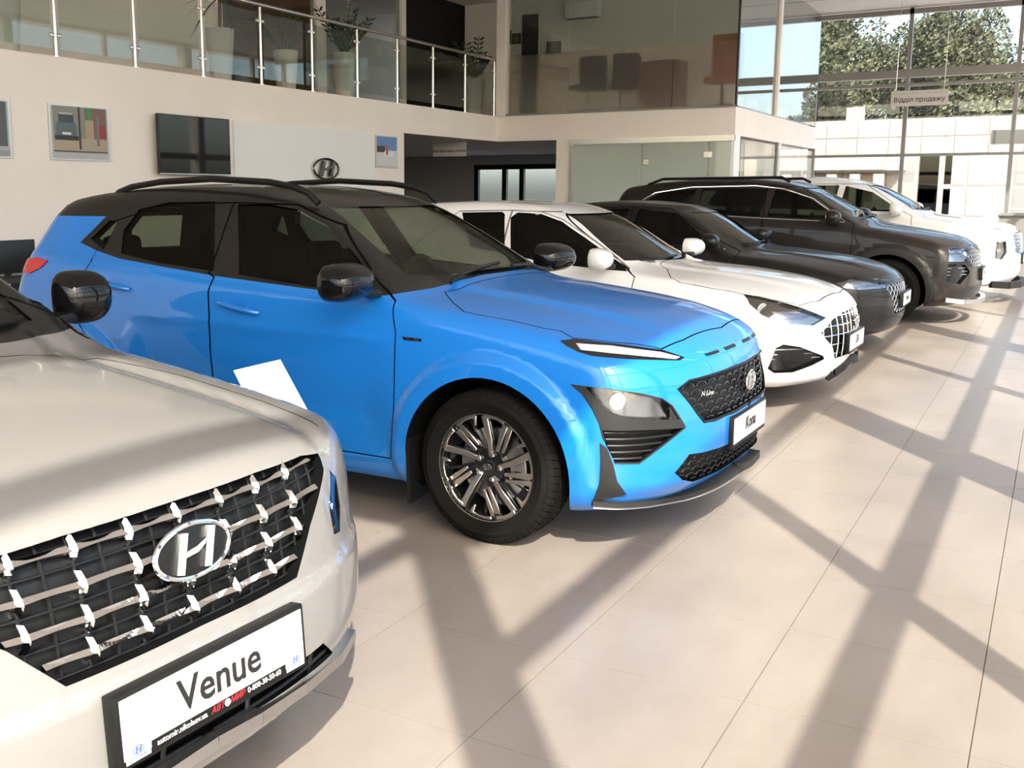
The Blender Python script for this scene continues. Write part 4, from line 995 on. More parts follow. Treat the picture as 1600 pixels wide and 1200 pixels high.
    for y0, y1, dz in ((-.5, .05, 0), (.12, .6, 0)):
        O = np.array([[-.2, y0 + (y1 - y0) * t, 1.2] for t in np.linspace(0, 1, 9)]); S = first_hit(c.f, O + np.array([[-.20 - .04 * t, 0, .4] for t in np.linspace(0, 1, 9)]), np.array([0, 0, -1.0]), 0, 1, 90)
        w = MB(); w.tube([(p[0], p[1], p[2] + .018) for p in S], .009, 6); w.build('wiper', TRIM, c.root)
    four_wheels(c, .333, .243, .225, 'kona', .785, steer=R_(-3))
    mirror_obj(c, (-.60, .895), .15, 1.112, .085, .11, DARKGLASS, TRIM)
    plate_obj(c, c.plate[0], c.plate[1], 'Kona', .078)
    return c
def inside_yz(poly, y, z):
    r = False
    for i in range(len(poly)):
        a, b = poly[i], poly[i - 1]
        if (a[2] > z) != (b[2] > z) and y < (b[1] - a[1]) * (z - a[2]) / (b[2] - a[2]) + a[1]: r = not r
    return r
def bars(c, poly, lines, rad, m, name, parent, off=-.015, n=14, stuff=True):
    """bars across an opening of the nose: lines are (y, z) pairs, clipped to the outline"""
    segs = []
    for (ya, za), (yb, zb) in lines:
        cur = []
        for t in np.linspace(0, 1, n * 4 + 1):
            q = (ya + (yb - ya) * t, za + (zb - za) * t)
            if inside_yz(poly, *q): cur.append(q)
            else:
                if len(cur) > 2: segs.append(cur)
                cur = []
        if len(cur) > 2: segs.append(cur)
    segs = [s_[::4] + ([s_[-1]] if (len(s_) - 1) % 4 else []) for s_ in segs]
    O = np.array([(0, *q) for s_ in segs for q in s_]); S = first_hit(c.f, O, np.array([-1.0, 0, 0]), -1.6, .2, 70); b = MB(); i = 0
    for s_ in segs:
        b.tube([(p[0] + off, p[1], p[2]) for p in S[i:i + len(s_)]], rad, 6); i += len(s_)
    o = b.build(name, m, parent)
    if stuff: o['kind'] = 'stuff'
    return o
def grid_lines(poly, dy, dz, slant=0.0):
    ys = [p[1] for p in poly]; zs = [p[2] for p in poly]; y0, y1, z0, z1 = min(ys), max(ys), min(zs), max(zs); L = []
    if slant == 0:
        k = int((y1 - y0) / dy); L += [((y0 + (y1 - y0) * (i + .5) / k, z0), (y0 + (y1 - y0) * (i + .5) / k, z1)) for i in range(k)]
        k = max(1, int((z1 - z0) / dz)); L += [((y0, z0 + (z1 - z0) * (i + .5) / k), (y1, z0 + (z1 - z0) * (i + .5) / k)) for i in range(k)]
    else:
        h = z1 - z0; w = h / slant; k = int((y1 - y0 + w) / dy)
        for i in range(k + 1):
            y = y0 - w + i * (y1 - y0 + w) / k; L += [((y, z0), (y + w, z1)), ((y + w, z0), (y, z1))]
    return L
def full(c, P, first0=True):
    P = [tuple(map(float, p)) for p in P]; P[0] = (P[0][0], 0.0, P[0][2]); P[-1] = (P[-1][0], 0.0, P[-1][2]); return half_to_full(P)

def build_generic(c, kind, label, paint_m, windows, shield, rear_g, lamp, grille, fog=None, low=None, hood=None, doors=(), gstyle='grid', gmat=None, plate=None, tail=None, mirror=None, wheel_r=.33, rim=.22, chrome_line=None, cab=(-.6, -3.0), dash=(-.95, -1.45, -2.35), zs=0, res=(150, .045, 28), flap=True, emb=(.15, .085), lampd=(.8, -.6, 0)):
    c.root = tag(empty(kind, (c.X, c.Y, 0), c.head), label, 'car')
    sgn = -1 if np.mean([p[1] for p in lamp]) < 0 else 1
    ld = (lampd[0], abs(lampd[1]) * sgn, 0)
    rec = [thick_patch(c.f, grille, (1, 0, 0), .25, -.05, .06)]
    if low: rec.append(thick_patch(c.f, low, (1, 0, 0), .25, -.05, .06))
    for s in (1, -1):
        for q in [lamp] + ([fog] if fog else []):
            q = [tuple(p) for p in q]; q = q if s > 0 else mir(q)[::-1]; rec.append(thick_patch(c.f, q, (ld[0], ld[1] * s, 0), .10, -.04, .05))
    c.parts = body_of(c, windows=windows, shield=shield, rear_glass=rear_g, recess=rec, hood=hood, doors=doors, nphi=res[0], dx=res[1], ncap=res[2], paint_m=paint_m, cabin_x=cab, floor_z=.36 + zs)
    for i, poly in enumerate(windows):
        c.patch('side_window', [(x, -.8, z) for x, z in offset_poly(poly, .010)], (0, -1, .12), CARGLASS, -.005, -.009, .08, mirror=True)
    c.patch('windshield', [(-.9, y, z) for y, z in offset_poly(shield, .02)], (1, 0, 0), WINDSHIELD, -.008, -.014, .07)
    c.patch('rear_window', [(-3, y, z) for y, z in offset_poly(rear_g, .02)], (-1, 0, 0), CARGLASS, -.006, -.012, .08)
    cabin(c, *dash, zs=zs)
    g0 = c.patch('grille', grille, (1, 0, 0), TRIM, -.038, -.049, .05)
    gm = gmat or CHROME
    if gstyle == 'grid': bars(c, grille, grid_lines(grille, .085, .055), .005, gm, 'grille_bars', g0)
    elif gstyle == 'diamond': bars(c, grille, grid_lines(grille, .075, 0, 1.2), .0055, gm, 'grille_mesh', g0)
    if low: l0 = c.patch('lower_grille', low, (1, 0, 0), TRIM, -.038, -.049, .05); bars(c, low, grid_lines(low, .2, .04), .006, TRIM, 'lower_grille_bars', l0)
    gz = np.array(grille)[:, 2]
    for s in (1, -1):
        q = lambda A: [tuple(p) for p in A] if s > 0 else mir([tuple(p) for p in A])[::-1]
        dd = (ld[0], ld[1] * s, 0); h = link('headlamp', None, None, c.root)
        c.part('lamp_bezel', thick_patch(c.f, q(lamp), dd, -.026, -.039, .04), mat('lamp_inner_chrome', (.30, .30, .31), .16, 1.0), h)
        c.part('lamp_lens', thick_patch(c.f, q(lamp), dd, .002, -.002, .04), LENS, h)
        A = np.array(q(lamp)); ctr = A.mean(0); n0 = np.array(dd); ux = np.array([-n0[1], n0[0], 0]); pr = (A - ctr) @ ux; wd = pr.max() - pr.min()
        for k in (-.22, .02, .22):
            o = ctr - n0 * .014 + ux * wd * k; L = MB(); L.lathe([(1, 0), (.8, -.3), (.3, -.6)], 16, 'z'); M = Matrix.Translation(o) @ basis(tuple(ux), (0, 0, 1)).to_4x4()
            hh = .6 * (A[:, 2].max() - A[:, 2].min()); L.v = [tuple(M @ Vector((a * wd * .085, b_ * min(hh, wd * .35) * .42, cc * .02))) for a, b_, cc in L.v]; L.build('reflector', LAMPREF, h)
        if fog:
            fo = c.part('fog_lamp_bezel', thick_patch(c.f, q(fog), dd, -.028, -.039, .04), DARKGLASS, c.root)
            F = np.array(q(fog)); fc_ = F.mean(0); fz = F[:, 2]
            for k in range(3):
                zz = fz.min() + (fz.max() - fz.min()) * (.45 + .17 * k); xs_ = []
                for i in range(len(F)):
                    a, b = F[i], F[(i + 1) % len(F)]
                    if (a[2] > zz) != (b[2] > zz): xs_.append(a + (b - a) * (zz - a[2]) / (b[2] - a[2]))
                if len(xs_) >= 2:
                    pp = [xs_[0] + (xs_[1] - xs_[0]) * t - n0 * .012 for t in np.linspace(.05, .95, 5)]; L = MB(); L.tube([tuple(p) for p in pp], .005, 6); L.build('fog_rib', SATIN, fo)
    if tail: c.patch('tail_lamp', tail, (-.5, -.86, 0), REDLENS, .006, -.02, .04, mirror=True)
    if chrome_line:
        for s in (-1, 1):
            O = np.array([(x, -1.4, z) for x, z in chrome_line]); S = first_hit(c.f, O, np.array([0, 1.0, 0]), 0, 1.2, 70)
            t = MB(); t.tube([(p[0], s * (abs(p[1]) + .002), p[2]) for p in S], .008, 6); t.build('window_trim', CHROME, c.root)
    if mirror: mirror_obj(c, *mirror)
    for y0, y1 in ((-.5, .05), (.12, .58)):
        zc = min(p[1] for p in shield); 
        T = np.linspace(0, 1, 7); O = np.array([[1.5, y0 + (y1 - y0) * t, zc + .006 + .012 * t] for t in T]); S = first_hit(c.f, O, np.array([-1.0, 0, 0]), 0, 3, 90)
        w = MB(); w.tube([(p[0] + .012, p[1], p[2] + .012) for p in S], .009, 6); w.build('wiper', TRIM, c.root)
    four_wheels(c, wheel_r, rim, .225, 'multi', c.w_c(0) - .115)
    return c
def panel_lines(c, xf, xm, xr, zs, zb, zt):
    """front and rear door outlines in side view"""
    f = [(xf, zb - .03), (xf, .55), (xf - .02, zs), (xm + .01, zs), (xm, .6), (xm - .02, zb + .04), (xm - .03, zt), (xm + .35, zt - .01), (xm + .62, (zt + zb) / 2 + .03), (xf - .12, zb + .03)]
    r = [(xm - .008, zs), (xm - .008, .6), (xm - .028, zb + .04), (xm - .038, zt), (xm - .5, zt - .01), (xm - .80, zb + .18), (xr, zb + .05), (xr + .02, .80), (xr + .2, .62), (xr + .42, .42), (xr + .45, zs)]
    return [('front_door', f), ('rear_door', r)]

def build_i30():
    c = Car(X=-2.10, Y=7.97, head=-.02, wb=2.65, wr=.325, arch=.375, flare=.016, wrap=.20, fplan=.34, fpow=2.6, rplan=.25, kroof=.11, kside=.08, kfront=.10, xa=-2.6, xb=.1, zc=.62, hood_z=.60, side_fn=lambda x, z: .008 * np.exp(-((z - .80) / .05) ** 2), hood_fn=lambda x, ay: .012 * smooth01((.46 - ay) / .12) * smooth01((x + .8) / .3) * smooth01((.75 - x) / .3), front_fn=None,
            top=[(.93, .58), (.90, .67), (.85, .745), (.78, .792), (.5, .865), (.1, .92), (-.3, .955), (-.46, .985), (-.6, 1.055), (-1.12, 1.345), (-1.4, 1.415), (-1.9, 1.437), (-2.4, 1.42), (-3.0, 1.33), (-3.4, 1.24)],
            width=[(.95, .85), (.5, .885), (0, .893), (-2.65, .893), (-3.2, .86), (-3.5, .80)],
            front=[(.10, .55), (.17, .74), (.25, .86), (.4, .895), (.55, .905), (.66, .895), (.75, .85), (.85, .74)],
            rear=[(.2, -3.25), (.5, -3.42), (.9, -3.42), (1.0, -3.36), (1.35, -3.05)], bottom=[(.9, .17), (-3.4, .19)],
            belt=[(.9, .76), (.3, .83), (-.5, .925), (-1.6, .935), (-3, .99)],
            inset=[(-.1, .10), (0, .075), (.12, .03), (.35, .004), (.55, 0), (.8, .012), (.94, .03), (1.0, .045), (1.12, .08), (1.5, .18), (2.1, .36)], crown=[(.9, .13), (.4, .085), (-.4, .05), (-1.5, .05), (-3.2, .06)])
    side = lambda p: side_xz(c, p)
    fw = side([(798, 398), (798, 340), (809, 332), (845, 334), (878, 346), (914, 371), (955, 401), (980, 424), (908, 417), (859, 412)])
    rw = side([(722, 332), (785, 331), (789, 335), (789, 396), (735, 386)])
    lamp = [tuple(p) for p in c.hit([(1161, 460), (1186, 463), (1250, 480), (1291, 496.5), (1270, 509), (1212, 504), (1190, 492), (1171, 475)])]
    gr = c.hit([(1333, 479), (1316, 488), (1301, 499), (1283, 520), (1291, 531), (1301, 542), (1304, 560), (1331, 548)]); grille = full(c, gr)
    fog = [tuple(p) for p in c.hit([(1199, 576), (1212, 544), (1224, 538), (1250, 542), (1286, 556), (1288, 561), (1269, 571), (1239, 582), (1209, 583)])]
    hd = [tuple(p) for p in c.hit([(1042, 420), (1048, 434), (1062, 441), (1110, 450), (1160, 459), (1205, 468), (1248, 478), (1280, 470), (1315, 456)])]
    hood = [(p[0], p[1]) for p in full(c, [(-.45, 0, 0), (-.44, -.4, 0)] + hd)]
    build_generic(c, 'hatchback_car', 'white hatchback with large almond headlamps parked beside the blue suv', paint('white_paint', (.72, .70, .675), 0.0, .35), [fw, rw],
                  [(-.62, 1.0), (0, .985), (.62, 1.0), (.56, 1.18), (.48, 1.335), (-.48, 1.335), (-.56, 1.18)], [(-.48, 1.05), (.48, 1.05), (.42, 1.28), (-.42, 1.28)],
                  lamp, grille, fog, None, hood, panel_lines(c, -.47, -1.55, -2.45, .24, .93, 1.36), 'grid', CHROME, mirror=((-.66, .895), .125, 1.03, .078, .09, MATS['white_paint'], TRIM), cab=(-.58, -3.1), dash=(-.92, -1.5, -2.4), res=(190, .034, 34),
                  chrome_line=[(x, z + .012) for x, z in fw[2:8]])
    lo = c.hit([(1290, 590), (1300, 583), (1315, 572), (1328, 558)]); pts = [tuple(p) for p in lo]; pts = pts + [(pts[-1][0] + .01, 0, pts[-1][2] - .02)] + mir(pts)[::-1]
    b = MB()
    for a, e in zip(pts[:-1], pts[1:]): b.bar(a, e, .05, .05)
    b.build('front_lip', TRIM, c.root)
    bz = c.hit([(1330, 503)])[0]; x = first_hit(c.f, np.array([[0, 0, bz[2]]]), np.array([-1.0, 0, 0]), -1.6, .2)[0][0]
    emblem_h('emblem', .13, .08, CHROME, c.root, Matrix.Translation((x + .012, 0, bz[2])) @ basis((0, 1, 0), (0, 0, 1)).to_4x4(), TRIM, .01)
    plate_obj(c, .905, .455, 'i30', .085)
    return c
def build_sedan():
    c = Car(X=-2.15, Y=10.95, head=0.0, wb=2.72, wr=.325, arch=.375, flare=.012, wrap=.22, fplan=.36, fpow=2.5, rplan=.25, kroof=.12, kside=.08, kfront=.10, xa=-2.9, xb=.1, zc=.60, hood_z=.58, side_fn=lambda x, z: .01 * np.exp(-((z - .78) / .05) ** 2), hood_fn=lambda x, ay: .014 * smooth01((.5 - ay) / .1) * smooth01((x + .8) / .3) * smooth01((.75 - x) / .3), front_fn=None,
            top=[(.95, .56), (.92, .65), (.86, .73), (.8, .772), (.5, .85), (0, .915), (-.38, .955), (-.55, 1.045), (-.98, 1.30), (-1.3, 1.385), (-1.8, 1.418), (-2.2, 1.395), (-2.7, 1.26), (-3.2, 1.09), (-3.5, 1.065), (-3.9, 1.04)],
            width=[(.95, .87), (.5, .90), (0, .91), (-2.7, .91), (-3.5, .86), (-3.9, .80)],
            front=[(.10, .55), (.17, .76), (.25, .88), (.4, .92), (.6, .93), (.68, .915), (.78, .82)], rear=[(.2, -3.6), (.5, -3.78), (.9, -3.80), (1.1, -3.70)], bottom=[(.9, .16), (-3.8, .2)],
            belt=[(.9, .74), (.3, .83), (-.5, .935), (-1.6, .955), (-3.5, 1.02)],
            inset=[(-.1, .10), (0, .075), (.12, .03), (.35, .004), (.55, 0), (.8, .012), (.94, .03), (1.0, .05), (1.12, .09), (1.5, .20), (2.1, .38)], crown=[(.9, .13), (.4, .085), (-.4, .05), (-1.5, .05), (-3.8, .06)])
    lamp = [tuple(p) for p in c.hit([(1303, 441), (1330, 432), (1392, 443), (1388, 450), (1345, 453), (1318, 450)])]
    gr = c.hit([(1418, 437), (1402, 441), (1388, 446), (1386, 452), (1394, 466), (1398, 490), (1412, 484)]); grille = full(c, gr)
    build_generic(c, 'sedan_car', 'black sedan with chrome mesh grille between the white hatchback and dark brown suv', paint('black_paint', (.005, .0045, .004), .0, .4, .45, 1.4), 
                  [[(-.72, .985), (-1.16, 1.29), (-1.56, 1.335), (-1.60, 1.0)], [(-1.68, 1.0), (-1.66, 1.335), (-2.1, 1.315), (-2.5, 1.17), (-2.45, 1.02)]],
                  [(-.62, 1.0), (0, .985), (.62, 1.0), (.55, 1.16), (.48, 1.30), (-.48, 1.30), (-.55, 1.16)], [(-.50, 1.12), (.50, 1.12), (.44, 1.28), (-.44, 1.28)],
                  lamp, grille, None, None, None, panel_lines(c, -.50, -1.60, -2.5, .24, .96, 1.35), 'diamond', SATIN, mirror=((-.70, .91), .12, 1.04, .075, .09, MATS['black_paint'], TRIM), cab=(-.55, -2.9), dash=(-.9, -1.5, -2.35), res=(150, .045, 28),
                  chrome_line=[(-.62, .955), (-1.2, .972), (-1.7, .982), (-2.5, 1.0)])
    plate_obj(c, .935, .50, 'Elantra', .07)
    return c
def build_big_suv():
    c = Car(X=-1.68, Y=13.95, head=0.0, wb=2.765, wr=.37, arch=.43, flare=.022, wrap=.16, fplan=.30, fpow=2.8, rplan=.25, kroof=.12, kside=.09, kfront=.11, xa=-2.8, xb=.05, zc=.74, hood_z=.78, side_fn=None, hood_fn=None, front_fn=None,
            top=[(.95, .72), (.925, .82), (.86, .91), (.72, .975), (.4, 1.05), (0, 1.115), (-.2, 1.15), (-.3, 1.20), (-.6, 1.37), (-1.0, 1.57), (-1.25, 1.64), (-1.7, 1.682), (-2.5, 1.665), (-3.2, 1.59), (-3.7, 1.45)],
            width=[(.95, .90), (.5, .935), (0, .945), (-2.8, .945), (-3.4, .90), (-3.8, .84)], front=[(.16, .62), (.24, .80), (.33, .91), (.5, .935), (.7, .935), (.85, .90), (.95, .82)],
            rear=[(.25, -3.5), (.6, -3.68), (1.0, -3.68), (1.2, -3.6), (1.65, -3.35)], bottom=[(.9, .21), (-3.7, .23)], belt=[(.9, .92), (.2, 1.04), (-.4, 1.12), (-1.3, 1.165), (-2.8, 1.23), (-3.5, 1.27)],
            inset=[(-.1, .10), (0, .075), (.12, .03), (.35, .004), (.55, 0), (.8, .010), (.94, .026), (1.0, .045), (1.12, .085), (1.5, .19), (2.1, .36)], crown=[(.9, .12), (.4, .08), (-.4, .05), (-1.5, .055), (-3.6, .06)])
    lamp = [tuple(p) for p in c.hit([(1481, 388), (1510, 386), (1514, 402), (1512, 409), (1482, 409)])]
    gr = c.hit([(1530, 392), (1515, 382), (1513, 400), (1518, 416), (1530, 420)]); grille = full(c, gr)
    fog = [tuple(p) for p in c.hit([(1481, 413), (1508, 414), (1516, 425), (1500, 444), (1478, 440)])]
    build_generic(c, 'large_suv', 'dark brown large suv with chrome window line and wheel arch cladding', paint('brown_paint', (.016, .012, .010), .1, .4, .45, 1.4),
                  [[(-.55, 1.185), (-1.0, 1.47), (-1.35, 1.545), (-1.40, 1.21)], [(-1.48, 1.21), (-1.44, 1.55), (-2.25, 1.55), (-2.28, 1.25)], [(-2.36, 1.26), (-2.33, 1.545), (-2.75, 1.51), (-2.95, 1.40), (-2.9, 1.31)]],
                  [(-.68, 1.22), (0, 1.20), (.68, 1.22), (.60, 1.40), (.52, 1.56), (-.52, 1.56), (-.60, 1.40)], [(-.55, 1.3), (.55, 1.3), (.48, 1.52), (-.48, 1.52)],
                  lamp, grille, fog, None, None, panel_lines(c, -.40, -1.42, -2.35, .33, 1.17, 1.58), 'diamond', SATIN, mirror=((-.60, .95), .13, 1.215, .09, .10, MATS['brown_paint'], TRIM), wheel_r=.37, rim=.25, cab=(-.45, -3.3), dash=(-.8, -1.4, -2.3), zs=.12, res=(150, .045, 28),
                  chrome_line=[(-.50, 1.155), (-1.3, 1.185), (-2.2, 1.225), (-2.85, 1.275), (-2.99, 1.33), (-3.0, 1.41), (-2.85, 1.50), (-2.4, 1.57), (-1.6, 1.585), (-1.25, 1.545), (-.9, 1.43), (-.5, 1.165)])
    for xw in (0, -c.wb):
        for s in (-1, 1):
            A = [(xw + q * math.cos(t), -s * 0 + .9, c.wr + q * math.sin(t)) for q, tt in ((c.arch + .075, np.linspace(-.25, math.pi + .25, 26)), (c.arch + .001, np.linspace(math.pi + .25, -.25, 26))) for t in tt]
            c.patch('arch_cladding', [(p[0], s * .9, p[2]) for p in A], (0, s, 0), TRIM2, .008, -.02, .05)
    b = MB(); pts = [(.62, -.88, .30), (.80, -.70, .27), (.93, -.40, .26), (.96, 0, .26)]; pts += mir(pts[:-1])[::-1]
    for a, e in zip(pts[:-1], pts[1:]): b.bar(a, e, .05, .05)
    b.build('skid_plate', SATIN, c.root); plate_obj(c, .95, .57, 'Santa Fe', .06)
    for s in (-1, 1):
        t = MB(); t.tube([(-1.2, s * .62, 1.63), (-1.3, s * .62, 1.685), (-2.8, s * .62, 1.675), (-3.0, s * .62, 1.60)], .018, 8); t.build('roof_rail', TRIM, c.root)
    return c
def build_white_suv():
    c = Car(X=-1.36, Y=16.95, head=-.01, wb=2.90, wr=.38, arch=.435, flare=.022, wrap=.14, fplan=.26, fpow=3.0, rplan=.22, kroof=.12, kside=.09, kfront=.12, xa=-3.0, xb=.05, zc=.78, hood_z=.85, side_fn=None, hood_fn=None, front_fn=None,
            top=[(.96, .84), (.935, .94), (.87, 1.015), (.76, 1.06), (.4, 1.125), (0, 1.175), (-.2, 1.205), (-.3, 1.25), (-.6, 1.42), (-.98, 1.605), (-1.3, 1.69), (-1.8, 1.735), (-3, 1.72), (-3.6, 1.64), (-3.95, 1.5)],
            width=[(.95, .94), (.5, .97), (0, .98), (-2.9, .98), (-3.5, .94), (-3.95, .88)], front=[(.18, .62), (.27, .82), (.36, .91), (.5, .94), (.9, .94), (1.0, .88)],
            rear=[(.25, -3.7), (.6, -3.85), (1.1, -3.85), (1.3, -3.75), (1.7, -3.6)], bottom=[(.9, .23), (-3.9, .25)], belt=[(.9, .98), (.2, 1.10), (-.4, 1.17), (-1.3, 1.21), (-3.5, 1.26)],
            inset=[(-.1, .10), (0, .075), (.12, .03), (.35, .004), (.55, 0), (.8, .010), (.94, .026), (1.0, .045), (1.12, .085), (1.5, .18), (2.1, .33)], crown=[(.9, .10), (.4, .07), (-.4, .05), (-1.5, .055), (-3.8, .06)])
    lamp = [tuple(p) for p in c.hit([(1556, 377), (1572, 377), (1573, 395), (1565, 406), (1554, 404)])]
    gr = c.hit([(1597, 362), (1586, 356), (1582, 368), (1587, 395), (1597, 400)]); grille = full(c, gr)
    up = [tuple(p) for p in c.hit([(1526, 352), (1545, 354), (1581, 361), (1580, 366), (1545, 362)])]
    build_generic(c, 'tall_suv', 'white tall suv with upright chrome grille at the far end of the row', paint('pearl_white_paint', (.62, .605, .59), 0.0, .35),
                  [[(-.55, 1.235), (-.98, 1.51), (-1.35, 1.60), (-1.40, 1.25)], [(-1.48, 1.25), (-1.44, 1.605), (-2.35, 1.61), (-2.38, 1.27)], [(-2.46, 1.27), (-2.43, 1.605), (-3.2, 1.57), (-3.35, 1.31)]],
                  [(-.70, 1.265), (0, 1.25), (.70, 1.265), (.62, 1.45), (.54, 1.605), (-.54, 1.605), (-.62, 1.45)], [(-.6, 1.32), (.6, 1.32), (.52, 1.58), (-.52, 1.58)],
                  lamp, grille, None, None, None, panel_lines(c, -.42, -1.44, -2.45, .36, 1.21, 1.63), 'diamond', CHROME, mirror=((-.62, .985), .13, 1.27, .09, .10, MATS['pearl_white_paint'], TRIM), wheel_r=.38, rim=.26, cab=(-.45, -3.5), dash=(-.8, -1.4, -2.35), zs=.14, res=(130, .055, 26))
    c.patch('upper_lamp', up, (.6, -.8, 0), LENS, .004, -.02, .04, mirror=True)
    b = MB(); pts = [(.62, -.90, .27), (.82, -.72, .25), (.94, -.40, .25), (.97, 0, .25)]; pts += mir(pts[:-1])[::-1]
    for a, e in zip(pts[:-1], pts[1:]): b.bar(a, e, .06, .09)
    b.build('lower_bumper_trim', TRIM, c.root); plate_obj(c, .955, .60, 'Palisade', .06)
    return c
def build_venue():
    c = Car(X=-2.32, Y=1.535, head=-.03, wb=2.52, wr=.32, arch=.375, flare=.03, wrap=.16, fplan=.27, fpow=2.8, rplan=.2, kroof=.11, kside=.06, kfront=.08, xa=-2.4, xb=.05, zc=.66, hood_z=.868, side_fn=None, front_fn=None,
            hood_fn=lambda x, ay: -.012 * np.exp(-((ay - .60) / .05) ** 2) * smooth01((x + .7) / .3),
            top=[(.90, .74), (.86, .815), (.825, .865), (.76, .897), (.6, .935), (.3, .978), (0, 1.012), (-.22, 1.036), (-.32, 1.07), (-.55, 1.20), (-.9, 1.40), (-1.1, 1.49), (-1.4, 1.555), (-1.9, 1.575), (-2.6, 1.555), (-3.0, 1.51), (-3.3, 1.42)],
            width=[(.9, .85), (.5, .875), (0, .885), (-2.5, .885), (-3.0, .85), (-3.3, .80)], front=[(.16, .62), (.22, .76), (.30, .855), (.42, .885), (.55, .88), (.59, .865), (.65, .855), (.78, .835), (.87, .81), (.95, .74)],
            rear=[(.2, -3.05), (.5, -3.17), (.9, -3.18), (1.1, -3.10), (1.55, -2.92)], bottom=[(.9, .20), (-3.1, .2)], belt=[(.9, .84), (.4, .95), (-.1, 1.0), (-.5, 1.03), (-2.3, 1.08), (-3.2, 1.12)],
            inset=[(-.1, .10), (0, .075), (.12, .03), (.35, .004), (.55, 0), (.8, .008), (.94, .022), (1.0, .04), (1.12, .075), (1.5, .17), (2.1, .34)], crown=[(.9, .06), (.4, .06), (-.4, .05), (-1.5, .05), (-3.2, .06)])
    gr = c.hit([(310, 770), (400, 738), (470, 712), (497, 708), (506, 733), (502, 758), (485, 820), (464, 902), (383, 946), (310, 980)]); grille = full(c, gr)
    lw = c.hit([(330, 1105), (420, 1062), (485, 1022), (505, 1005), (520, 1020), (470, 1062), (400, 1110), (330, 1150)]); low = full(c, lw)
    lamp = [tuple(p) for p in c.hit([(515, 735), (524, 745), (531, 790), (531, 830), (522, 835), (514, 790)])]
    hood = [(p[0], p[1]) for p in full(c, [(-.25, 0, 0), (-.25, .42, 0), (-.20, .64, 0), (.10, .70, 0), (.40, .70, 0), (.62, .69, 0), (.80, .66, 0), (1.0, .60, 0), (1.0, .3, 0), (1.0, 0, 0)])]
    SILVER = paint('silver_paint', (.215, .205, .195), .1, .45)
    two_tone(SILVER, [(-3.5, 1.12), (-2.5, 1.09), (-.6, 1.055), (-.42, 1.05), (-.34, 1.055), (-.27, 1.08), (-.24, 1.9), (.5, 1.9)], (-99.0, 0.0, 9.0))
    build_generic(c, 'small_suv', 'silver grey small suv with big chrome lattice grille and round emblem', SILVER,
                  [[(-.55, 1.08), (-.92, 1.31), (-1.25, 1.42), (-1.3, 1.10)], [(-1.40, 1.10), (-1.36, 1.43), (-2.0, 1.43), (-2.25, 1.30), (-2.2, 1.13)]],
                  [(-.64, 1.09), (0, 1.075), (.64, 1.09), (.58, 1.28), (.52, 1.47), (-.52, 1.47), (-.58, 1.28)], [(-.55, 1.15), (.55, 1.15), (.46, 1.45), (-.46, 1.45)],
                  lamp, grille, None, low, hood, panel_lines(c, -.42, -1.32, -2.15, .27, 1.05, 1.46), None, mirror=((-.66, .865), .095, 1.13, .095, .085, DARKGLASS, TRIM), wheel_r=.32, rim=.22, cab=(-.48, -2.9), dash=(-.72, -1.3, -2.1), res=(250, .025, 42), lampd=(.55, .83, 0))
    g0 = [o for o in c.root.children if o.name.startswith('grille')][0]
    # chrome lattice: wavy bars with cross nodes, black ribs between
    gz = [p[2] for p in grille]; rows = (.640, .702, .766, .832); cols = [k * .125 for k in range(-4, 5)]
    bars(c, grille, [((y, min(gz)), (y, max(gz))) for y in [k * .0625 for k in range(-9, 10)]] + [((-.7, z + dz), (.7, z + dz)) for z in rows for dz in (-.032, .0)] + [((-.7, .866), (.7, .866))], .0035, TRIM, 'grille_rib', g0, off=-.028)
    for z in rows:
        pts = []
        ys = np.linspace(-.62, .62, 121)
        ys = [y for y in ys if inside_yz(grille, y, z)]
        if len(ys) < 4: continue
        S = first_hit(c.f, np.array([(0, y, z) for y in ys]), np.array([-1.0, 0, 0]), -1.6, .2, 70); b = MB(); vs = []
        for p in S:
            w = abs(math.sin(math.pi * p[1] / .125)); r = .0095 - .0025 * w; x = p[0] - .004 - .008 * w
            for dx, dz in ((0, 0), (-.012, r), (-.016, 0), (-.012, -r)): vs.append((x + dx, p[1], p[2] + dz))
        n = len(S); b.add(vs, [(0, 1, 2, 3), tuple(4 * (n - 1) + i for i in (3, 2, 1, 0))] + [(4 * j + i, 4 * j + (i + 1) % 4, 4 * j + 4 + (i + 1) % 4, 4 * j + 4 + i) for j in range(n - 1) for i in range(4)]); b.build('lattice_bar', CHROME, g0)
        for y in cols:
            if not (inside_yz(grille, y - .015, z - .022) and inside_yz(grille, y + .015, z + .022)) or (abs(y) < .11 and abs(z - .767) < .05): continue
            p = first_hit(c.f, np.array([(0, y, z)]), np.array([-1.0, 0, 0]), -1.6, .2, 70)[0]; b = MB(); vs = []
            for zz, w, xo in ((-.028, .0065, -.020), (-.013, .008, -.006), (0, .0095, -.001), (.013, .008, -.006), (.028, .0065, -.020)):
                for dy, dx in ((-w, -.010), (0, .003), (w, -.010), (0, -.022)): vs.append((p[0] + xo + dx, y + dy, z + zz))
            b.add(vs, [(3, 2, 1, 0), (16, 17, 18, 19)] + [(4 * j + i, 4 * j + (i + 1) % 4, 4 * j + 4 + (i + 1) % 4, 4 * j + 4 + i) for j in range(4) for i in range(4)]); b.build('lattice_node', CHROME, g0)
    x = first_hit(c.f, np.array([[0, 0, .768]]), np.array([-1.0, 0, 0]), -1.6, .2)[0][0]
    emblem_h('emblem', .205, .108, CHROME, c.root, Matrix.Translation((x + .014, -.005, .770)) @ basis((0, 1, 0), (-.18, 0, 1)).to_4x4(), TRIM, .016)
    # show plate with the dealer strip
    r = plate_obj(c, .905, .503, 'Venue', .094, .52, .118, R_(-4), off=.0)
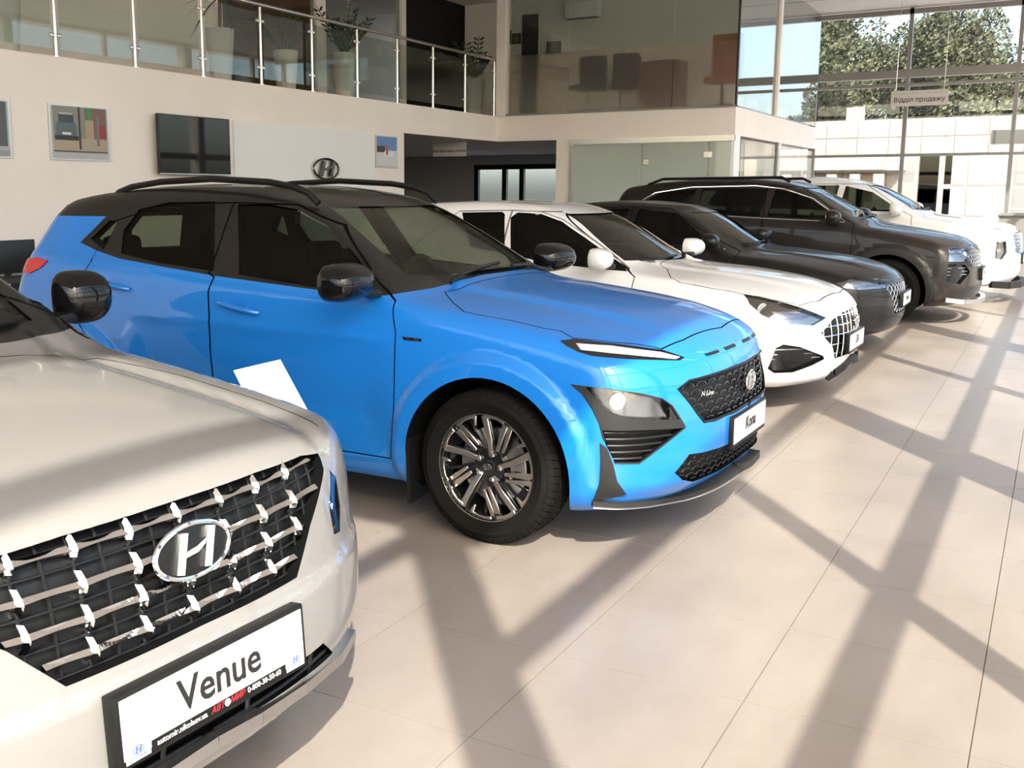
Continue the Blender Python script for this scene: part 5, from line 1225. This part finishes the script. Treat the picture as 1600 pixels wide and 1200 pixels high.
    RED = mat('print_red', (.5, .02, .03), .5); BLUE = mat('print_blue', (.03, .09, .3), .5); WHITE = mat('print_white', (.8, .8, .8), .5)
    MB().box(.0068, .0076, -.195, .195, -.066, -.046).build('dealer_strip', TRIM, r)
    B2 = basis((0, 1, 0), (0, 0, 1))
    text('dealer_lettering', 'automir.nikolaev.ua', .017, WHITE, r, (.0082, -.115, -.056), B2, .0003); text('dealer_lettering', '0-800-30-50-60', .017, WHITE, r, (.0082, .125, -.056), B2, .0003)
    text('dealer_lettering', 'АВТ', .019, RED, r, (.0082, -.018, -.056), B2, .0003, shear=.3); text('dealer_lettering', 'МИР', .019, RED, r, (.0082, .040, -.056), B2, .0003, shear=.3)
    k = MB(); k.lathe([(.008, 0), (.008, .0006)], 20, 'x', (.0076, .011, -.056)); k.build('dealer_mark', WHITE, r)
    for s in (-1, 1):
        MB().box(.0068, .0076, s * .228 - .030, s * .228 + .030, -.068, -.036).build('maker_mark_field', PLATEWHITE, r)
        emblem_h('maker_mark', .026, .014, BLUE, r, Matrix.Translation((.0085, s * .228, -.047)) @ B2.to_4x4(), None, .001); text('maker_lettering', 'HYUNDAI', .009, BLUE, r, (.0082, s * .228, -.061), B2, .0003)
    b = MB(); lp = c.hit([(330, 1150), (400, 1112), (470, 1066), (525, 1020), (545, 985)]); pts = [(float(lp[0][0]), 0, float(lp[0][2]))] + [tuple(p) for p in lp[1:]]; pts = mir(pts[1:])[::-1] + pts
    for a, e in zip(pts[:-1], pts[1:]): b.bar((a[0] + .005, a[1], a[2] - .01), (e[0] + .005, e[1], e[2] - .01), .03, .028)
    b.build('skid_strip', SATIN, c.root)
    tow = [(.87, -.60 + .028 * math.cos(t), .50 + .028 * math.sin(t)) for t in np.linspace(0, 2 * math.pi, 20, endpoint=False)]
    c.patch('tow_cover', tow, (1, 0, 0), MATS['silver_paint'], .002, -.004, .03)
    return c
for fn in (build_kona, build_venue, build_i30, build_sedan, build_big_suv, build_white_suv): fn()
# ------------------------------------------------------------------ things on walls and floor
PAPER = mat('paper_white', (.78, .77, .75), .6)
def wall_poster(name, y0, y1, z0, z1, label, art):
    r = tag(empty(name, (XW, y0, z0)), label, 'poster'); w, h = y1 - y0, z1 - z0
    MB().box(0, .018, 0, w, 0, h).build('poster_frame', SATIN, r); MB().box(.018, .0195, .025, w - .025, .02, h - .02).build('poster_sheet', mat('poster_grey', (.42, .41, .40), .5), r)
    for k, (nm, a0, a1, b0, b1, col) in enumerate(art): MB().box(.0195, .0200 + .0004 * k, a0 * w, a1 * w, b0 * h, b1 * h).build(nm, mat('print_' + '%02x%02x%02x' % tuple(int(c * 255) for c in col), col, .5), r)
ART = [('print_street', .06, .94, .40, .97, (.24, .23, .21)), ('print_road', .06, .94, .16, .40, (.40, .32, .25)), ('print_facade', .58, .94, .40, .97, (.20, .12, .09)), ('print_wall', .58, .72, .40, .74, (.40, .30, .20)), ('print_pillar', .62, .68, .74, .97, (.03, .30, .09)), ('print_doorway', .82, .93, .42, .66, (.30, .05, .04)), ('print_car_body', .10, .44, .44, .64, (.11, .14, .15)), ('print_car_lower', .08, .46, .36, .44, (.04, .04, .045)), ('print_car_band', .12, .42, .64, .68, (.05, .16, .22)), ('print_car_glass', .15, .39, .68, .82, (.06, .07, .07)), ('print_car_roof', .17, .37, .82, .85, (.45, .46, .44)), ('print_car_plate', .20, .34, .46, .50, (.7, .7, .7)), ('print_lamp_post', .47, .50, .2, .97, (.07, .05, .04)), ('print_walker', .77, .81, .28, .82, (.18, .19, .20)), ('print_kerb', .06, .94, .15, .17, (.05, .05, .05)), ('print_foot', .04, .96, .03, .13, (.45, .45, .46))]
wall_poster('wall_poster', 7.37, 8.17, 1.835, 2.405, 'framed poster of a street with a small car beside the television', ART)
wall_poster('wall_poster', 6.12, 6.91, 1.835, 2.405, 'framed dark grey car poster farther from the television', [('print_scene', .06, .94, .2, .95, (.10, .11, .12)), ('print_car', .2, .8, .3, .6, (.35, .36, .37)), ('print_foot', .04, .96, .03, .13, (.3, .3, .31))])
wall_poster('wall_poster', 13.36, 13.96, 1.88, 2.36, 'small poster with blue sky and white car next to the passage', [('print_sky', .04, .96, .55, .97, (.12, .25, .5)), ('print_snow', .04, .96, .05, .55, (.62, .62, .63)), ('print_trees', .04, .4, .48, .68, (.03, .05, .04)), ('print_car', .35, .8, .36, .5, (.75, .75, .76)), ('print_figure', .45, .55, .4, .7, (.5, .08, .06))])
t = tag(empty('television', (XW + .02, 8.79, 1.71)), 'large black flat television mounted on the pale wall', 'television')
MB().box(.06, .10, 0, 1.20, 0, .68).build('casing', BLACKF, t, .006); MB().box(.1, .102, .012, 1.188, .02, .668).build('screen', mat('tv_screen', (.004, .004, .004), .03), t); MB().box(.0, .06, .4, .8, .2, .5).build('wall_bracket', BLACKF, t); MB().box(.1, .104, 0, 1.2, 0, .012).build('lower_bezel', SATIN, t)
r = emblem_h('wall_emblem', .58, .28, mat('dark_chrome', (.16, .155, .15), .15, 1.0), None, Matrix.Translation((XW + .07, 12.03, 1.83)) @ basis((0, 1, 0), (0, 0, 1)).to_4x4(), None, .05); tag(r, 'chrome oval letter emblem mounted on the white wall panel', 'emblem')
# hanging signs
def sign(name, x0, x1, y, z0, z1, body, label, size, axis='y'):
    r = tag(empty(name, ((x0 + x1) / 2, y, z0)), label, 'sign'); w, h = x1 - x0, z1 - z0; S = mat('sign_grey', (.50, .47, .44), .5)
    MB().box(-w / 2, w / 2, -.012, .012, 0, h).build('sign_board', S, r); MB().box(-w / 2 + .02, w / 2 - .05, -.016, -.012, h * .80, h * .83).build('sign_line', mat('sign_line', (.30, .28, .26), .5), r)
    text('sign_lettering', body, size, BLACKTXT, r, (0, -.0135, h * .40), basis((1, 0, 0), (0, 0, 1)), .0006, bold=.001)
    for s in (-1, 1): MB().tube([(s * w * .42, 0, h), (s * w * .42, 0, (Z_CE if z0 > 2.8 else Z_SO) - z0)], .004, 6).build('hanging_rod', STEEL, r)
p, q = at_y(1393, 143, 22.6), at_y(1481, 161, 22.6)
sign('hanging_sign', p[0], q[0], 22.6, q[2] - .03, p[2], 'Відділ продажу', 'grey hanging sign reading Відділ продажу before the far glazing', .122)
p, q = at_y(677, 224, 16.6), at_y(728, 244, 16.6)
sign('hanging_sign', p[0], q[0], 16.6, q[2], p[2], 'Зона відпочинку клієнтів', 'small grey sign reading Зона відпочинку клієнтів under the mezzanine', .058)
text_o = text('window_lettering', 'легкість', .30, mat('print_white', (.8, .8, .8), .5), None, tuple(at_y(1357, 317, YF - .02)), basis((1, 0, 0), (0, 0, 1)), .001, bold=.004); tag(text_o, 'white lettering легкість on the far glazing behind the white suv', 'lettering')
# information card beside the silver car
r = tag(empty('info_stand', (-2.55, 2.86, 0)), 'white information card on a slim stand between the silver and blue cars', 'stand')
P = [at_x(365, 580, -2.62), at_x(438, 563, -2.47), at_x(524, 722, -2.44), at_x(446, 740, -2.59)]
P = [np.array(p) - np.array([-2.55, 2.86, 0]) for p in P]
n0 = np.cross(P[1] - P[0], P[3] - P[0]); n0 = n0 / np.linalg.norm(n0)
b = MB(); b.add([tuple(p) for p in P] + [tuple(p + n0 * .006) for p in P], [(0, 1, 2, 3), (7, 6, 5, 4)] + [(i, (i + 1) % 4, (i + 1) % 4 + 4, i + 4) for i in range(4)]); b.build('card', PAPER, r)
cc = sum(P) / 4; b = MB(); b.tube([tuple(cc - n0 * .0), (float(cc[0]) - .05, float(cc[1]) + .05, .02)], .012, 8); b.build('pole', SATIN, r); b = MB(); b.lathe([(.15, 0), (.15, .012), (.03, .02)], 24, 'z', (float(cc[0]) - .05, float(cc[1]) + .05, 0)); b.build('base', SATIN, r)
ux = (P[1] - P[0]) / np.linalg.norm(P[1] - P[0]); uy = (P[0] - P[3]) / np.linalg.norm(P[0] - P[3]); up = n0 if n0[2] > 0 else -n0
text('card_heading', 'Venue', .022, BLACKTXT, r, tuple(cc + ux * .05 + uy * .07 + up * .008), basis(tuple(ux), tuple(uy)), .0003)
for k in range(5): 
    q = cc + ux * -.02 + uy * (.04 - .018 * k) + up * .0075; bq = MB(); bq.bar(tuple(q - ux * .05), tuple(q + ux * .06), .003, .0005, tuple(up)); bq.build('card_line', mat('print_grey', (.3, .3, .3), .6), r)
# desk with a monitor by the long wall
r = tag(empty('desk', (-8.3, 5.6, 0)), 'dark desk against the long wall behind the blue car', 'desk'); DW = mat('dark_laminate', (.03, .028, .026), .5)
MB().box(-.35, .35, -1.0, 1.0, .70, .74).build('desk_top', DW, r)
for y in (-.96, .92): MB().box(-.33, .33, y, y + .04, 0, .70).build('side_panel', DW, r)
p = at_x(0, 376, -8.2); q = at_x(54, 410, -8.2)
r = tag(empty('monitor', (-8.2, q[1] - .28, .74)), 'black computer monitor standing on the desk', 'monitor'); MB().box(-.01, .02, -.28, .28, .03, p[2] - .74).build('screen_casing', BLACKF, r, .004); MB().box(-.08, .08, -.1, .1, 0, .012).build('monitor_foot', BLACKF, r); MB().box(-.03, -.01, -.03, .03, .01, .2).build('monitor_neck', BLACKF, r)
# grey reception counter near the far glazing
a = at_z(1534, 326, 1.15)
r = tag(empty('reception_counter', (-.2, 21.6, 0)), 'grey reception counter with pale end near the far glazing', 'counter'); CG = mat('counter_grey', (.17, .165, .155), .5)
MB().box(-.75, 1.3, -.35, .35, 0, 1.10).build('counter_body', CG, r); MB().box(-1.0, -.75, -.35, .35, 0, 1.12).build('end_block', WHITEWALL, r); MB().box(-.75, 1.35, -.4, .4, 1.10, 1.14).build('counter_top', CG, r)
r = tag(empty('red_case', (-.28, 21.5, 1.14)), 'small red case on the grey reception counter', 'case'); MB().box(-.15, .3, -.12, .12, 0, .11).build('case_body', mat('red_plastic', (.5, .03, .02), .4), r, .02); MB().box(-.02, .16, -.02, .02, .11, .14).build('case_handle', BLACKF, r)
# air conditioner, door, pictures and chairs of the upper room
p, q = at_y(888, 8, 18.95), at_y(940, 27, 18.95)
r = tag(empty('air_conditioner', ((p[0] + q[0]) / 2, 18.98, q[2])), 'white split air conditioner high on the upper room wall', 'air conditioner'); w = q[0] - p[0]
MB().box(-w / 2, w / 2, -.22, 0, .0, .30).build('casing', WHITEWALL, r, .03, 3); MB().box(-w / 2 + .03, w / 2 - .03, -.20, -.05, -.004, .012).build('outlet', BLACKF, r)
p, q = at_y(817, 24, 18.96), at_y(841, 175, 18.96)
d = struct(empty('door_2', ((p[0] + q[0]) / 2, 18.96, Z_ST))); w = q[0] - p[0]
MB().box(-w / 2, w / 2, -.03, 0, 0, p[2] - Z_ST).build('door_leaf', BLACKF, d); MB().box(w / 2, w / 2 + .05, -.05, 0, 0, p[2] - Z_ST + .05).build('door_frame', WALL, d)
for k, (u0, v0, u1, v1) in enumerate(((790, 48, 798, 69), (801, 53, 813, 68), (855, 66, 876, 84))):
    p, q = at_y(u0, v0, 18.96), at_y(u1, v1, 18.96); r = tag(empty('picture', (p[0], 18.96, q[2])), ['narrow dark picture near the upper balcony column', 'brown picture beside the dark upper door', 'brown patterned picture past the dark upper door'][k], 'picture')
    MB().box(0, q[0] - p[0], -.03, .015, 0, p[2] - q[2]).build('picture_frame', BLACKF, r); MB().box(.02, q[0] - p[0] - .02, -.034, -.03, .02, p[2] - q[2] - .02).build('picture_sheet', mat('picture_brown', (.16, .11, .08), .6), r)
CH = mat('chair_black', (.008, .008, .008), .6)
def office_chair(x, y, label, m, h=.95):
    r = tag(empty('office_chair', (x, y, Z_ST)), label, 'chair', 'chairs in the upper room' if m is CH else None)
    MB().box(-.27, .27, -.25, .25, .42, .52).build('seat', m, r, .04); MB().box(-.26, .26, .20, .28, .52, h + .1).build('backrest', m, r, .03); MB().tube([(0, 0, .08), (0, 0, .42)], .03).build('column', BLACKF, r)
    for k in range(5): a = k * 2 * math.pi / 5; MB().bar((0, 0, .09), (.28 * math.cos(a), .28 * math.sin(a), .04), .04, .03).build('leg', BLACKF, r)
for u, lb, m in ((918, 'black office chair behind the frosted upper glass', CH), (970, 'black office chair behind the frosted upper glass', CH), (1128, 'orange high backed chair at the end of the frosted glass', mat('chair_orange', (.35, .10, .02), .7))):
    p = at_y(u, 150, 17.85); office_chair(p[0], 17.85, lb, m, .95 if m is CH else 1.15)
p, q = at_y(1000, 150, 17.8), at_y(1062, 150, 17.8)
r = tag(empty('side_cabinet', ((p[0] + q[0]) / 2, 17.75, Z_ST)), 'reddish brown cabinet behind the frosted upper glass', 'cabinet'); w = q[0] - p[0]; BW = mat('brown_wood', (.15, .05, .02), .5)
MB().box(-w / 2, w / 2, 0, .45, 0, .85).build('cabinet_body', BW, r)
for s in (-1, 1): MB().box(s * w / 4 - w / 4 + .01, s * w / 4 + w / 4 - .01, -.02, 0, .03, .82).build('cabinet_door', BW, r)
r = tag(empty('stair_rail', (-8.6, YB + .5, Z_ST)), 'black rail with sloping rods beside the balcony column', 'railing'); MB().tube([(0, 0, 0), (0, 0, .95)], .02).build('post', BLACKF, r); MB().bar((0, 0, .95), (.6, .3, .85), .03, .03).build('rail', BLACKF, r); MB().bar((-.4, 0, .8), (0, 0, .95), .02, .02).build('rail', BLACKF, r)
# plants on the mezzanine
POT = mat('pot_white', (.62, .58, .54), .5); GR = noise_mix(mat('plant_leaf', (.03, .05, .02), .5), (.015, .03, .012), (.05, .085, .03), 9)
def plant(u, v, kind, label, X=-9.75, ph=.75):
    p = at_x(u, v, X); r = tag(empty('potted_plant', (X, p[1], Z_ST)), label, 'plant')
    b = MB(); b.lathe([(.13, 0), (.19, ph), (.175, ph), (.165, ph - .04), (.02, ph - .05)], 28, 'z'); b.build('pot', POT, r)
    rr = random.Random(int(u))
    if kind == 'spiky':
        b = MB(); b.tube([(0, 0, ph - .06), (.02, 0, ph + .45)], .025); b.build('stem', mat('plant_stem', (.10, .07, .04), .8), r)
        for k in range(26):
            a, el = rr.uniform(0, 6.28), rr.uniform(-.5, 1.3); L = rr.uniform(.45, .75); pts = [Vector((.02, 0, ph + .42)) + Vector((math.cos(a) * math.cos(el) * L * t, math.sin(a) * math.cos(el) * L * t, math.sin(el) * L * t - .35 * L * t * t)) for t in (0, .35, .7, 1)]
            b = MB(); s = Vector((-math.sin(a), math.cos(a), 0)); vs = []
            for q, w in zip(pts, (.012, .022, .016, .002)): vs += [q - s * w, q + s * w]
            b.add(vs, [(0, 1, 3, 2), (2, 3, 5, 4), (4, 5, 7, 6)]); b.build('leaf', GR, r)
    else:
        for k in range(11):
            a, el = rr.uniform(0, 6.28), rr.uniform(.75, 1.4); L = rr.uniform(.5, .85); d = Vector((math.cos(a) * math.cos(el), math.sin(a) * math.cos(el), math.sin(el))); o = Vector((0, 0, ph - .06)); e = o + d * L + Vector((math.cos(a), math.sin(a), 0)) * .08
            st = MB(); st.tube([o, (o + e) / 2 + Vector((0, 0, .03)), e], [.012, .01, .005], 6); so = st.build('stem', GR, r); b = MB(); side = d.cross(Vector((0, 0, 1))).normalized()
            for t in range(7):
                for s in (-1, 1):
                    q = o + (e - o) * (.3 + .1 * t); tip = q + side * s * .12 + d * .05 + Vector((0, 0, rr.uniform(-.01, .02))); m = (q + tip) / 2; w = d * .028; b.add([q, m - w, tip, m + w], [(0, 1, 2, 3)])
            b.build('leaflets', GR, so)
plant(345, 100, 'spiky', 'spiky dracaena in a white pot behind the balustrade')
plant(537, 140, 'zz', 'zamioculcas in a tall white pot near the wide frame')
plant(447, 130, 'zz', 'dark leafy plant in a tall pot behind reflecting glass', -10.35)
plant(740, 170, 'zz', 'leafy plant in a pale pot before the dark opening')
plant(8, 60, 'zz', 'leafy potted plant at the near end of the balustrade')
